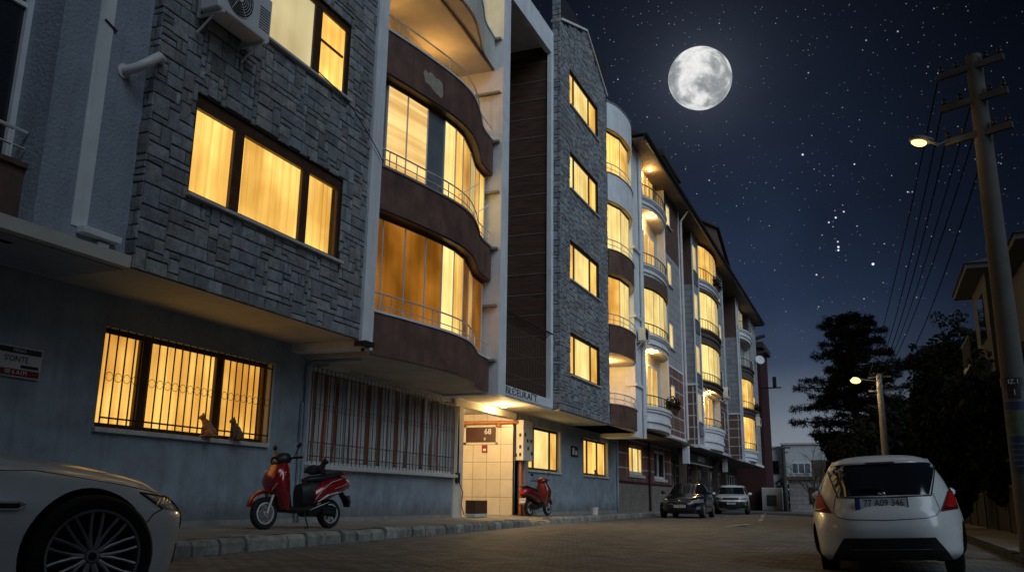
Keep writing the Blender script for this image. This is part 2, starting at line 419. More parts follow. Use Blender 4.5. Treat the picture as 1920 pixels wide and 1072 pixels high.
def stones(mb, O, U, V, N, w, h, ops=(), mod=.098, seed=1, inside=None):
    """random ashlar: rectangular stones of many sizes, each with its own depth, tilt and tone"""
    r = random.Random(seed); O = Vector(O); U = Vector(U); V = Vector(V); N = Vector(N)
    nx = max(1, round(w/mod)); ny = max(1, round(h/mod)); mx = w/nx; my = h/ny
    used = [[False]*ny for _ in range(nx)]
    sizes = [(3, 1), (4, 2), (3, 2), (4, 2), (2, 2), (5, 2), (2, 1), (3, 2), (4, 2), (3, 2), (2, 3), (1, 2), (4, 1), (3, 3)]
    rects = []
    for j in range(ny):
        for i in range(nx):
            if used[i][j]: continue
            c = sizes[:]; r.shuffle(c); c.append((1, 1))
            for a, b in c:
                if (a, b) == (1, 1) and r.random() < .75 and c.index((a, b)) < len(c)-1: continue
                if i+a <= nx and j+b <= ny and not any(used[p][q] for p in range(i, i+a) for q in range(j, j+b)): break
            for p in range(i, i+a):
                for q in range(j, j+b): used[p][q] = True
            rects.append([i*mx, (i+a)*mx, j*my, (j+b)*my])
    for o in ops:
        nr = []
        for a, b, c, d in rects:
            A, B, C_, D_ = o
            if b <= A or a >= B or d <= C_ or c >= D_: nr.append([a, b, c, d]); continue
            if a < A: nr.append([a, A, c, d])
            if b > B: nr.append([B, b, c, d])
            a2, b2 = max(a, A), min(b, B)
            if c < C_: nr.append([a2, b2, c, C_])
            if d > D_: nr.append([a2, b2, D_, d])
        rects = nr
    for a, b, c, d in rects:
        g = .0062
        a += g; b -= g; c += g; d -= g
        if b-a < .025 or d-c < .025: continue
        if inside and not inside((a+b)/2, (c+d)/2): continue
        dp = r.uniform(.012, .027); i = min(.009, (b-a)/4, (d-c)/4)
        k = r.uniform(.68, 1.22); hue = r.choice([(1, 1, 1), (1.03, 1, .96), (.96, 1, 1.05), (1.06, 1., .92), (.97, 1.02, 1.0)])
        t = (k*hue[0], k*hue[1], k*hue[2])
        P = lambda u, v, n: O+U*u+V*v+N*n
        j = lambda: dp+r.uniform(-.005, .005)
        back = [P(a, c, 0), P(b, c, 0), P(b, d, 0), P(a, d, 0)]
        q = lambda: r.uniform(-.005, .005)
        fr = [P(a+i+q(), c+i+q(), j()), P(b-i+q(), c+i+q(), j()), P(b-i+q(), d-i+q(), j()), P(a+i+q(), d-i+q(), j())]
        cm = P((a+b)/2+q()*6*(b-a), (c+d)/2+q()*6*(d-c), dp+r.uniform(0, .009))
        mb.add(back+fr+[cm], [(4, 5, 8), (5, 6, 8), (6, 7, 8), (7, 4, 8), (0, 1, 5, 4), (1, 2, 6, 5), (2, 3, 7, 6), (3, 0, 4, 7)], 0, t)

def window(root, x, y0, y1, z0, z1, mulls=(), panes=('lit',), fw=.07, frame='brownframe', curtain=False, sill=None, trans=(), label=None, seed=0, fd=.06):
    """window in a wall facing +X: frame with mullions, panes, optional curtain and sill"""
    f = MB()
    f.box(x-fd, x, y0, y0+fw, z0, z1); f.box(x-fd, x, y1-fw, y1, z0, z1)
    f.box(x-fd, x, y0+fw, y1-fw, z0, z0+fw); f.box(x-fd, x, y0+fw, y1-fw, z1-fw, z1)
    for a, b in mulls: f.box(x-fd+.003, x+.004, a, b, z0+fw, z1-fw)
    for ya, yb, zt in trans: f.box(x-fd+.006, x+.002, ya, yb, zt-.02, zt+.02)
    w = f.build('window', frame, root, bevel=.006 if y0 < 20 else 0)
    edges = [y0+fw]+[c for m in mulls for c in m]+[y1-fw]
    p = MB(); mats = list(dict.fromkeys(panes))
    cu = MB()
    for k in range(0, len(edges)-1, 2):
        pm = panes[min(k//2, len(panes)-1)]
        a, b = edges[k], edges[k+1]
        xx = x-fd/2
        if curtain:
            p.quad((xx, a, z0+fw), (xx, b, z0+fw), (xx, b, z1-fw), (xx, a, z1-fw), 0)
        else:
            p.quad((xx, a, z0+fw), (xx, b, z0+fw), (xx, b, z1-fw), (xx, a, z1-fw), mats.index(pm))
    p.build('pane', ['clear'] if curtain else mats, w)
    if curtain:
        r = random.Random(seed); ph = [r.uniform(0, 6) for _ in range(4)]; n = int((y1-y0)/.025)
        rows = []
        for zz, amp in ((z0, 1.), ((z0+z1)/2, .9), (z1, .55)):
            row = []
            for k in range(n+1):
                y = y0+(y1-y0)*k/n
                row.append((x-(.16 if x < FW+1.5 and y0 < 14 or x > FW+1 else .09)+amp*(.022*math.sin(y*26+ph[0])+.016*math.sin(y*41+ph[1]+2*math.sin(y*3))+.01*math.sin(y*67+ph[2])), y, zz))
            rows.append(row)
        cu.grid(rows); cu.build('curtain', curtain, w, smooth=180)
        v = MB(); v.box(x-.135, x-.11, y0+.02, y1-.02, z1-.16, z1-.02)
    if sill:
        s = MB(); sx, sh, ov = sill
        s.box(x-.02, x+sx, y0-ov, y1+ov, z0-sh, z0-.003); s.build('sill', 'sill', w, bevel=.006)
    return w

def grille(root, x, y0, y1, z0, z1, sp, rails, zorn, mat_='iron', r=.008, label=None):
    g = MB(); n = max(2, round((y1-y0)/sp)); st = (y1-y0)/n
    for k in range(n+1):
        y = y0+k*st; g.bar((x, y, z0), (x, y, z1), r*2)
    for z in rails: g.bar((x+.012, y0, z), (x+.012, y1, z), r*1.5, r*3)
    for k in range(n):
        yc = y0+(k+.5)*st; R_ = st*.36
        for sg in (1, -1):
            g.tube([(x, yc+R_*math.cos(a), zorn+sg*.01+R_*.9*math.sin(a)*sg) for a in [PI*i/8 for i in range(9)]], r*.55, 4)
    o = g.build('window_grille', mat_, root)
    if label: tag(o, label)
    return o

class Curve2:
    def __init__(s, ctrl, n=12):
        s.p = [Vector((a.x, a.y)) for a in crspline([(x, y, 0) for x, y in ctrl], n)]
    def off(s, d, y0=None, y1=None):
        out = []; P = s.p
        for i, p in enumerate(P):
            a = P[max(0, i-1)]; b = P[min(len(P)-1, i+1)]; t = (b-a).normalized()
            n = Vector((-t.y, t.x)) if True else None
            q = p+n*d        # +d = towards the building (-X)
            if (y0 is None or q.y >= y0-1e-6) and (y1 is None or q.y <= y1+1e-6): out.append(q)
        return out
    def at(s, y, d=0.):
        P = s.off(d)
        for a, b in zip(P, P[1:]):
            if min(a.y, b.y) <= y <= max(a.y, b.y) and abs(b.y-a.y) > 1e-9: return a.lerp(b, (y-a.y)/(b.y-a.y))
        return P[0].copy() if abs(y-P[0].y) < abs(y-P[-1].y) else P[-1].copy()

def curved_wall(mb, cv, d0, d1, z0, z1, mi=0):
    A = cv.off(d0); B = cv.off(d1); n = len(A)
    mb.grid([[(p.x, p.y, z) for p in A] for z in (z0, z1)], mi)
    mb.grid([[(p.x, p.y, z) for p in B] for z in (z1, z0)], mi)
    for i in range(n-1):
        for z, fl in ((z1, 0), (z0, 1)):
            q = [(A[i].x, A[i].y, z), (A[i+1].x, A[i+1].y, z), (B[i+1].x, B[i+1].y, z), (B[i].x, B[i].y, z)]
            mb.quad(*(q[::-1] if fl else q), mi)
    for i in (0, -1): mb.quad((A[i].x, A[i].y, z0), (B[i].x, B[i].y, z0), (B[i].x, B[i].y, z1), (A[i].x, A[i].y, z1), mi)

def curved_slab(mb, cv, d, xback, z0, z1, mi=0):
    A = cv.off(d); poly = [(p.x, p.y) for p in A]+[(xback, A[-1].y), (xback, A[0].y)]
    mb.prism(poly, z0, z1, mi)

def railing(root, cv, d, zs, zbase, ys, r=.018, mat_='metal', extra=()):
    g = MB()
    for i, z in enumerate(zs):
        g.tube([(p.x, p.y, z) for p in cv.off(d)], r if i == 0 else r*.6, 6)
    for y in ys:
        p = cv.at(y, d); g.tube([(p.x, p.y, zbase), (p.x, p.y, zs[0])], r*.7, 6)
    for a, b in extra: g.tube([a, b], r*.6, 5)
    return g.build('railing', mat_, root, smooth=60)

def glazing(root, cv, d, ys, z0, z1, mats_, frame='pvc', top=.06):
    f = MB(); p = MB(); ml = list(dict.fromkeys(mats_)); pts = [cv.at(y, d) for y in ys]
    for i, (a, b) in enumerate(zip(pts, pts[1:])):
        p.quad((a.x, a.y, z0), (b.x, b.y, z0), (b.x, b.y, z1), (a.x, a.y, z1), ml.index(mats_[i]))
        f.bar((a.x, a.y, z0+.015), (b.x, b.y, z0+.015), .04, .03); f.bar((a.x, a.y, z1-top/2), (b.x, b.y, z1-top/2), .05, top, 1)
    for q in pts: f.bar((q.x+.01, q.y, z0), (q.x+.01, q.y, z1), .022, .03)
    g = f.build('balcony_glazing', [frame, 'brownframe'], root)
    p.build('pane', ml, g)
    return g

def lamp_light(name, loc, energy, color, radius, parent=None, spot=None):
    L = bpy.data.lights.new(name, 'SPOT' if spot else 'POINT'); L.energy = energy; L.color = color; L.shadow_soft_size = radius
    if spot: L.spot_size = rad(spot); L.spot_blend = .6
    o = bpy.data.objects.new(name, L); COL.objects.link(o)
    if parent is not None:
        o.parent = parent; o.location = wm(parent).inverted() @ Vector(loc)
    else: o.location = loc
    return o

def wall_light(root, loc, energy, color=(1., .50, .12)):
    x, y, z = loc; b = MB(); b.box(x, x+.03, y-.06, y+.06, z-.09, z+.09); o = b.build('wall_lamp', 'white', root)
    d = MB(); d.ball((x+.08, y, z), (.06, .07, .08), 0, 14, 8); d.build('lamp_shade', 'bulb', o, smooth=180); lamp_light('lamp_light', (x+.3, y, z), energy, color, .1, o)

def ceiling_lamp(root, loc, energy, r=.11, color=(1., .56, .17), drop=.07):
    x, y, z = loc
    b = MB(); b.lathe([(0, 0), (r*1.05, 0), (r*1.05, -.025), (r*.95, -.03), (0, -.03)], Matrix.Translation((x, y, z-.002)), 20)
    o = b.build('ceiling_lamp', 'white', root, smooth=40)
    d = MB(); d.lathe([(r*.92, -.031), (r*.86, -.06), (r*.5, -.085), (0, -.095)], Matrix.Translation((x, y, z-.002)), 20)
    d.build('lamp_shade', 'bulb', o, smooth=180)
    lamp_light('lamp_light', (x, y, z-.17), energy, color, .08, o)
    return o

# ------------------------------------------------------------------ the stone clad apartment building in front
def K(D, y, z): k = D/8.5; return y*k, .65+(z-.65)*k

bA = empty('apartment_building', (-10, 20, .19), 'nearest apartment building with grey split stone, brown wavy balconies and a lettered entrance', 'building')
FW = -10.
# ground floor wall
W1 = (9.16, 12.95, 1.56, 2.98); W2 = (14.15, 20.55, 1.25, 3.12); W3 = (26.0, 29.05, 1.57, 2.94); W4 = (31.75, 34.98, 1.58, 2.94)
g = MB(); holed(g, FW, 24.8, 36.6, .06, 3.3, [W3, W4], .22); g.build('ground_floor_wall', 'bluewall', bA)
g = MB(); holed(g, FW, -4., 20.62, .06, 3.44, [W1, W2], .22)
g.quad((FW, 20.62, .1), (-13.2, 20.62, .1), (-13.2, 20.62, 3.3), (FW, 20.62, 3.3))
g.build('ground_floor_wall', 'bluewall', bA)
each('wall_base', 'concrete', bA, [(-10.005, -9.985, -4, 20.6, .06, .26), (-10.005, -9.985, 24.9, 36.5, .06, .27)])
# dark rooms behind
g = MB(); g.box(-20, -10.6, -4, 20.6, .1, 15.7); g.box(-20, -13.2, 20.6, 24.9, .1, 15.7); g.box(-20, -10.6, 24.9, 36.6, .1, 15.7); g.build('building_core', 'dark', bA)
# windows on the ground floor
window(bA, FW-.1, W1[0], W1[1], W1[2], W1[3], [(9.93, 10.14), (11.62, 11.80)], ('lit',), fw=.07, curtain='lito', sill=(.17, .07, .04), seed=3)
grille(bA, FW+.05, W1[0]+.03, W1[1]-.03, W1[2]+.01, W1[3]-.01, .165, (W1[2]+.13, W1[3]-.1), 2.27)
tag(window(bA, FW-.015, W2[0], W2[1], W2[2], W2[3], [(15.55, 15.63), (17.3, 17.38), (19.0, 19.08)], ('stripes',), fw=.07, frame='white', curtain='stripes', sill=(.17, .08, .05), seed=5), 'wide unlit window with brown and white striped curtains')
grille(bA, FW+.05, W2[0]+.02, W2[1]-.02, W2[2]+.01, W2[3]-.01, .155, (W2[2]+.16, W2[2]+.42, W2[3]-.12), 2.36, 'rusty', r=.0065)
window(bA, FW-.1, W3[0], W3[1], W3[2], W3[3], [(26.62, 26.74), (28.18, 28.3)], ('lit', 'litw', 'lit'), fw=.08, sill=(.17, .07, .05))
window(bA, FW-.1, W4[0], W4[1], W4[2], W4[3], [(32.42, 32.54), (33.75, 33.87)], ('lit',), fw=.08, sill=(.17, .07, .05))
# casing strips right of the windows
each('window_casing', 'cream', bA, [(FW-.1, FW+.012, w_[1]-.02, w_[1]+.1, w_[2], w_[3]+.03) for w_ in (W1, W3, W4)])
# soffits of the overhang
g = MB(); g.box(-10.05, -8.56, 2., 13.48, 3.442, 3.6); g.build('overhang_soffit', 'soffit', bA)
g = MB(); g.box(-10.05, -8.78, 20.45, 24.8, 3.25, 3.4); g.box(-13.2, -10.05, 20.6, 24.82, 3.2, 3.4); g.box(-10.05, -8.56, 24.8, 35.18, 3.25, 3.4); g.box(-10.2, -9.95, 20.6, 24.85, 3.02, 3.2); g.build('overhang_soffit', 'soffit', bA)
# entrance alcove
g = MB(); g.quad((-10.06, 24.84, .1), (-13.2, 24.84, .1), (-13.2, 24.84, 3.2), (-10.06, 24.84, 3.2)); g.build('tiled_wall', 'walltile', bA)
g = MB(); g.box(-13.3, -13.1, 20.62, 24.84, .1, 3.2); g.build('entrance_wall', 'cream', bA)
g = MB(); g.box(-10.05, -9.955, 20.56, 21.12, .1, 3.24); g.build('entrance_column', 'cream', bA, bevel=.01)
g = MB(); g.box(-10.12, -9.96, 24.86, 24.98, .1, 3.0); g.build('corner_trim', 'cream', bA)
g = MB(); g.tube([(-13., 24.74, 2.93), (-10.2, 24.74, 2.93), (-10.0, 24.75, 2.93), (-9.93, 24.85, 2.93), (-9.93, 25.6, 2.93)], .055, 8)
g.tube([(-10.5, 24.74, 2.93), (-10.5, 24.74, 2.78)], .04, 8); g.build('wall_pipe', 'orangepipe', bA, smooth=60)
ceiling_lamp(bA, (-9.55, 22.85, 3.25), 150., .13, (1., .62, .24))
ceiling_lamp(bA, (-11.0, 22.5, 3.2), 210., .13, (1., .66, .30))
# stone blocks
def stone_block(y0, y1, z0, z1, xf, ops, seed, side_x, top=None):
    g = MB(); holed(g, xf-.035, y0, y1, z0, z1, ops, .17)
    g.quad((xf-.035, y0, z0), (xf-.035, y0, z1), (side_x, y0, z1), (side_x, y0, z0)); g.quad((xf-.035, y1, z0), (side_x, y1, z0), (side_x, y1, z1), (xf-.035, y1, z1))
    b = g.build('stone_cladding_bed', 'mortar', bA)
    g = MB()
    stones(g, (xf-.035, y0, z0), (0, 1, 0), (0, 0, 1), (1, 0, 0), y1-y0, z1-z0, [(a-y0, b_-y0, c-z0, d-z0) for a, b_, c, d in ops], seed=seed, inside=top)
    stones(g, (side_x, y0, z0), (1, 0, 0), (0, 0, 1), (0, -1, 0), xf-.01-side_x, z1-z0, [], seed=seed+1)
    return g.build('stone_cladding', 'stone', bA)
L1 = (8.9, 12.68, 4.72, 6.24); L2 = (8.9, 12.64, 7.82, 9.32); L3 = (8.9, 12.64, 10.9, 12.4)
stone_block(8.11, 13.5, 3.44, 13.2, -8.5, [L1, L2, L3], 11, -8.72)
k = 8.62/8.5
window(bA, -8.58, L1[0], L1[1], L1[2]+.0, L1[3]-.0, [(9.67*k, 9.88*k), (11.38*k, 11.57*k)], ('lit',), fw=.075, curtain='lit', sill=(.14, .05, .05), seed=8)
window(bA, -8.58, L2[0], L2[1], L2[2], L2[3], [(11.4*k, 11.62*k)], ('litp', 'lit'), fw=.08, trans=[(11.62*k, 12.5, 8.62)], sill=(.14, .05, .05))
window(bA, -8.58, L3[0], L3[1], L3[2], L3[3], [(11.4, 11.6)], ('lit',), fw=.08)
each('shutter_box', 'brownframe', bA, [(-8.64, -8.57, q[0], q[1], q[3]-d_, q[3]-.004) for q, d_ in ((L1, .2), (L2, .14))])
# gabled stone block
bw = [(25.75, 29.0, 4.46, 5.80), (25.75, 29.05, 7.53, 8.84), (25.75, 29.05, 10.62, 11.92), (25.75, 29.1, 13.6, 14.9)]
gab = lambda u, v: 3.27+v < min(16.2+(u)*(17.3-16.2)/2.84, 17.3-(24.8+u-27.64)*1.42/2.59) - .05
stone_block(24.8, 30.2, 3.27, 17.3, -8.5, bw, 23, -8.82, gab)
g = MB(); pr = [(24.78, 16.2), (27.64, 17.32), (30.25, 15.9)]
for (a, b) in zip(pr, pr[1:]): g.bar((-8.65, a[0], a[1]+.03), (-8.65, b[0], b[1]+.03), .40, .07)
g.build('gable_coping', 'white', bA)
for i, w_ in enumerate(bw):
    window(bA, -8.59, *w_, [(26.3, 26.4), (28.05, 28.15)], (('lit', 'litw', 'lit'), ('lit', 'litw', 'lit'), ('litw', 'litw', 'lit'), ('lit', 'litw', 'lit'))[i], fw=.08, sill=(.14, .05, .04))
# textured plaster wall at the left end
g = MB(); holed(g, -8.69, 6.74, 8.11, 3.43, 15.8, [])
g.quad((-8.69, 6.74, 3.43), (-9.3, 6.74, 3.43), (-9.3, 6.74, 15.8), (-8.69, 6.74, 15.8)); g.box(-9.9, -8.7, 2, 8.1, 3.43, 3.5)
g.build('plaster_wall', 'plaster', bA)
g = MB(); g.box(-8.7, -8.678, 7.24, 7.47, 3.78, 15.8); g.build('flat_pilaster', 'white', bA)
g = MB(); g.box(-8.69, -8.56, 7.33, 7.92, 3.70, 3.79); g.build('wall_lamp', 'white', bA, bevel=.01)
g = MB(); g.box(-8.69, -8.62, 7.62, 7.79, 3.55, 3.67); g.build('junction_box', 'white', bA, bevel=.01)
g = MB(); g.tube([(-8.69, 7.72, 6.02), (-8.5, 7.76, 6.06), (-8.42, 7.86, 6.17), (-8.42, 8.02, 6.33), (-8.5, 8.14, 6.36)], .065, 14)
g.lathe([(.1, 0), (.1, .015), (.06, .02)], Matrix.Translation((-8.69, 7.72, 6.02)) @ Matrix.Rotation(PI/2, 4, 'Y'), 16); g.build('duct_pipe', 'pvc', bA, smooth=50)
g = MB(); g.bar((-8.67, 7.32, 6.55), (-8.67, 7.52, 6.48), .02); g.build('pipe_clip', 'iron', bA)
# left recessed balcony
g = MB(); g.box(-9.04, -8.94, 1.5, 6.735, 3.43, 4.33); g.build('balcony_parapet', 'brownpar', bA)
g = MB(); g.box(-9.06, -8.9, 1.5, 6.738, 4.33, 4.39); g.build('parapet_coping', 'rusty', bA)
g = MB(); g.tube([(-8.98, 1.5, 4.78), (-8.98, 6.72, 4.78)], .025, 6); g.tube([(-8.98, 1.5, 4.58), (-8.98, 6.72, 4.58)], .015, 6)
for y in (4.4, 5.4, 6.1, 6.55): g.tube([(-8.98, y, 4.39), (-8.98, y, 4.78)], .018, 6)
g.build('railing', 'metal', bA, smooth=60)
g = MB(); g.quad((-9.28, 1.5, 4.3), (-9.28, 6.7, 4.3), (-9.28, 6.7, 8.6), (-9.28, 1.5, 8.6)); o = g.build('pane', 'nightglass', bA); o.name = 'balcony_glass'
g = MB(); g.box(-9.3, -9.22, 6.66, 6.735, 4.39, 8.6); g.box(-9.3, -9.24, 1.5, 6.66, 6.46, 6.52); g.build('balcony_frame', 'white', bA)
g = MB(); g.box(-10, -8.94, 1.5, 6.73, 8.6, 9.6); g.build('upper_slab', 'brownpar', bA)
# white pilaster between stone and balcony
g = MB(); g.box(-10, -8.47, 13.5, 13.88, 3.3, 15.8); g.build('white_pilaster', 'white', bA)
# wavy balconies
CV = Curve2([(-8.5, 13.9), (-8.3, 14.9), (-8.1, 16.3), (-8.13, 17.3), (-8.4, 18.3), (-8.64, 19.0), (-8.75, 19.94)])
lev = [(3.25, 4.05), (6.11, 6.97), (9.0, 9.93), (12.05, 12.95)]
for i, (a, b) in enumerate(lev):
    g = MB(); curved_wall(g, CV, 0., .14, a+.003, b); p = g.build('balcony_parapet', 'brownpar' if i < 3 else 'cream', bA, smooth=50)
    g = MB(); curved_wall(g, CV, -.03, .17, b, b+.045); g.build('parapet_coping', 'white' if i != 1 else 'concrete', bA, smooth=50)
    g = MB(); curved_slab(g, CV, .025, -10., a, a+.14); curved_slab(g, CV, .07, -10., a-.02, a)
    g.build('balcony_slab', 'soffit', bA)
    if i in (1, 2): g = MB(); curved_wall(g, CV, .01, .30, a-.045, a-.021); g.build('slab_shade_strip', 'brownframe', bA)  # dark brown strip painting in the shade under the slab, above the glazing
    if i == 2:
        q = MB(); pts = [(15.05, 9.52), (15.12, 9.62), (15.22, 9.57), (15.3, 9.64), (15.5, 9.58), (15.62, 9.6), (15.75, 9.55), (15.78, 9.3), (15.72, 9.2), (15.45, 9.24), (15.3, 9.32), (15.12, 9.33), (15.1, 9.42)]
        vs = []
        for y, z in pts:
            c = CV.at(y, -.004); vs.append((c.x, c.y, z-.02))
        c = CV.at(15.42, -.006); q.add(vs+[(c.x, c.y, 9.41)], [(j, (j+1) % len(vs), len(vs)) for j in range(len(vs))]); q.build('plaster_patch', 'peel', p)
ys0 = [14.2, 14.45, 15.05, 15.75, 15.95, 16.9, 17.05, 17.8, 18.3, 18.8, 19.35, 19.85]
railing(bA, CV, .05, (4.45, 4.22), 4.09, ys0)
railing(bA, CV, .05, (7.38, 7.18), 7.01, [14.2, 14.4, 15.05, 16.2, 16.95, 17.2, 17.9, 18.5, 19.3, 19.85], extra=[((-8.3, 17.0, 7.38), (-7.95, 17.3, 7.72)), ((-8.6, 18.3, 7.3), (-8.3, 18.7, 7.7))])
railing(bA, CV, .05, (10.32,), 9.97, [14.3, 14.55, 16.1, 17.5, 18.6, 19.85])
glazing(bA, CV, .2, [13.95, 14.29, 14.96, 15.64, 16.26, 16.81, 17.47, 18.2, 19.0, 19.8], 4.08, 6.05, ['amber', 'amber', 'amber', 'amber', 'litw', 'lit', 'amber', 'lito', 'amber'])
glazing(bA, CV, .2, [13.95, 14.24, 14.86, 15.55, 16.2, 16.72, 17.19, 18.07, 19.0, 19.4, 19.8], 7.0, 8.94, ['greyglass', 'litb', 'litb', 'greyglass', 'litw', 'lit', 'lito', 'litw', 'lito', 'lit'])
glazing(bA, CV, .45, [17.2, 18.1, 18.9, 19.8], 12.98, 15.2, ['litp', 'lit', 'litw'])
g = MB(); g.quad((-10, 13.9, 3.3), (-10, 19.95, 3.3), (-10, 19.95, 15.8), (-10, 13.9, 15.8)); g.build('balcony_back_wall', 'cream', bA)
g = MB()
P_ = [(-8.62, 13.9), (-8.55, 15.5), (-8.6, 17.5), (-8.78, 19.9)]
for a, b in zip(P_, P_[1:]): g.bar((a[0], a[1], 12.02), (b[0], b[1], 12.02), .05, .06)
g.build('soffit_trim', 'brownframe', bA)
wall_light(bA, (-9.96, 15.6, 11.35), 22.)
wall_light(bA, (-9.96, 18.2, 11.35), 30.)
# grey column right of the balconies
g = MB(); g.box(-10.0, -8.5, 19.96, 20.44, 3.18, 15.8); g.build('column', 'white', bA)
each('column_ledge', 'concrete', bA, [(-9.6, -8.56, 19.84, 19.965, z-.05, z+.01) for z in (4.05, 5.45, 6.97, 8.5, 9.93, 11.35, 12.95)])
# recess with dark timber boards
g = MB()
z = 3.56; i = 0
while z < 14.9:
    z2 = min(z+.655, 14.95)
    g.box(-10.9, -8.84, 24.62+.004*(i % 3), 24.75, z, z2-.012); g.box(-10.95, -10.9, 20.46, 24.62, z, z2-.012); z = z2; i += 1
g.build('timber_boards', 'wood', bA)
g = MB()
z = 3.56
while z < 14.9:
    g.box(-10.9, -8.84, 24.612, 24.62, z-.014, z); z += .655
g.build('board_joint', 'concrete', bA)
g = MB(); g.box(-11, -8.6, 20.44, 20.47, 3.4, 15.8); g.build('recess_side', 'dark', bA)
g = MB(); g.box(-8.9, -8.76, 24.57, 24.8, 3.31, 15.75); g.box(-8.95, -8.765, 20.45, 24.57, 14.95, 15.75); g.box(-8.95, -8.765, 20.45, 24.57, 3.31, 3.565); g.box(-10.95, -8.95, 20.45, 24.57, 15.2, 15.7); g.build('recess_frame', 'white', bA)
g = MB(); put_text(g, 'BŁЄEUKAГT.', .27, (-8.762, 22.3, 3.438), (0, 1, 0), (0, 0, 1), .006, sx=1.6); g.build('sign_lettering', 'ink', bA)
g = MB()
n = 30
for i in range(n+1):
    y = 20.6+i*(24.5-20.6)/n; r = .16
    pth = [(-8.9, y, 3.57), (-8.9, y, 5.3)]+[(-8.9+.22*(1-math.cos(a)), y-.05*a, 5.3+.2*math.sin(a)) for a in (.5, 1., 1.5, 2., 2.4)]
    g.tube(pth, .013, 5)
for z in (3.95, 4.6, 5.25): g.bar((-8.9, 20.55, z), (-8.9, 24.55, z), .02)
tag(g.build('security_grille', 'rusty', bA), 'tall rusty grille with spikes curled outwards')
# right hand balconies
CR = Curve2([(-8.5, 30.22), (-8.26, 30.8), (-8.14, 31.8), (-8.2, 32.8), (-8.4, 33.5), (-8.6, 34.0)])
lr = [(3.27, 3.99, 'brownpar'), (5.9, 6.88, 'brownpar'), (8.85, 9.73, 'brownpar'), (11.68, 12.77, 'white'), (14.61, 15.7, 'white')]
for i, (a, b, m_) in enumerate(lr):
    g = MB(); curved_wall(g, CR, 0., .14, a+.003, b); g.build('balcony_parapet', m_, bA, smooth=50)
    g = MB(); curved_wall(g, CR, -.03, .17, b, b+.04); g.build('parapet_coping', 'concrete', bA, smooth=50)
    g = MB(); curved_slab(g, CR, .025, -10, a, a+.14); curved_slab(g, CR, .07, -10., a-.02, a); g.build('balcony_slab', 'soffit', bA)
    if i in (0, 1, 2, 3): railing(bA, CR, .05, (b+.42, b+.22), b+.04, [30.5, 31.2, 32., 32.8, 33.5, 33.9], r=.02)
glazing(bA, CR, .18, [30.3, 31.2, 32.4, 33.9], 6.92, 8.8, ['lito', 'litw', 'litw'])
glazing(bA, CR, .18, [30.3, 31.4, 32.7, 33.9], 9.77, 11.66, ['litw', 'litw', 'litw'])
glazing(bA, CR, .18, [30.3, 31.4, 32.7, 33.9], 12.81, 14.58, ['lit', 'lit', 'litw'])
g = MB(); g.quad((-9.7, 30.2, 3.3), (-9.7, 34.1, 3.3), (-9.7, 34.1, 5.9), (-9.7, 30.2, 5.9)); g.build('balcony_back_wall', 'cream', bA)
window(bA, -9.68, 30.9, 31.9, 3.5, 5.6, (), ('lito',), fw=.07, frame='brownframe')
ceiling_lamp(bA, (-9.2, 32.2, 5.88), 110., .12)
g = MB(); g.box(-10.6, -8.52, 33.95, 35.1, 3.1, 15.9); g.build('end_wall', 'white', bA)
g = MB(); g.tube([(-8.42, 34.98, 3.1), (-8.42, 34.98, 15.6), (-8.5, 34.98, 15.8)], .065, 10)
for z in (4, 6, 8, 10, 12, 14): g.lathe([(.085, 0), (.085, .05)], Matrix.Translation((-8.42, 34.98, z)), 10)
g.build('downpipe', 'pvc', bA, smooth=50)
each('wall_ledge', 'white', bA, [(-8.9, -8.42, 33.9, 34.9, z, z+.1) for z in (5.1, 7.9, 10.8)])
# roof slab and loft
g = MB(); g.box(-20, -8.9, 1.5, 35.1, 15.8, 16.); g.build('roof', 'roof', bA)
# drain pipes and small fittings on the ground floor
g = MB(); g.tube([(-9.93, 14.0, .2), (-9.93, 13.98, 3.1), (-9.9, 14.1, 3.2), (-8.9, 14.2, 3.22)], .04, 8); g.tube([(-9.93, 13.9, .2), (-9.93, 13.88, 2.4)], .02, 6)
g.build('drainpipe', 'bluewall', bA, smooth=60)
g = MB(); g.box(-9.95, -9.7, 14.35, 15.1, 3.12, 3.23); g.build('strip_lamp', 'cream', bA, bevel=.01)
g = MB(); g.box(-8.6, -8.35, 13.45, 13.75, 3.33, 3.42); g.bar((-8.5, 13.6, 3.33), (-8.5, 13.6, 3.25), .05); g.build('bracket', 'iron', bA)
g = MB(); g.tube([(-9.93, 20.75, 3.0), (-9.92, 20.75, 1.2), (-9.9, 20.8, 1.15)], .02, 6); g.box(-9.955, -9.9, 20.66, 20.85, 1.05, 1.3)
g.tube([(-9.9, 20.8, 1.05), (-9.88, 21.0, .8), (-9.88, 20.9, .5), (-9.88, 21.1, .25)], .012, 5); g.build('cable_conduit', 'iron', bA)
g = MB(); g.tube([(-9.95, 36.3, .2), (-9.95, 36.3, 3.2)], .05, 8); g.build('drainpipe', 'bluewall', bA, smooth=60)
g = MB(); P_ = crspline([(-8.44, 11.5, 7.86), (-8.44, 12.4, 7.74), (-8.44, 13.0, 7.52), (-8.43, 13.6, 7.2), (-8.43, 13.85, 7.02)], 6)
g.tube(P_, .01, 5); g.build('loose_cable', 'black', bA)
g = MB(); g.box(-9.99, -9.96, 30.2, 30.95, 2.18, 2.55); o = g.build('notice_board', 'ink', bA); g = MB(); g.box(-9.96, -9.955, 30.3, 30.5, 2.25, 2.48); g.box(-9.96, -9.955, 30.6, 30.85, 2.25, 2.4); g.build('notice', 'wink', o)

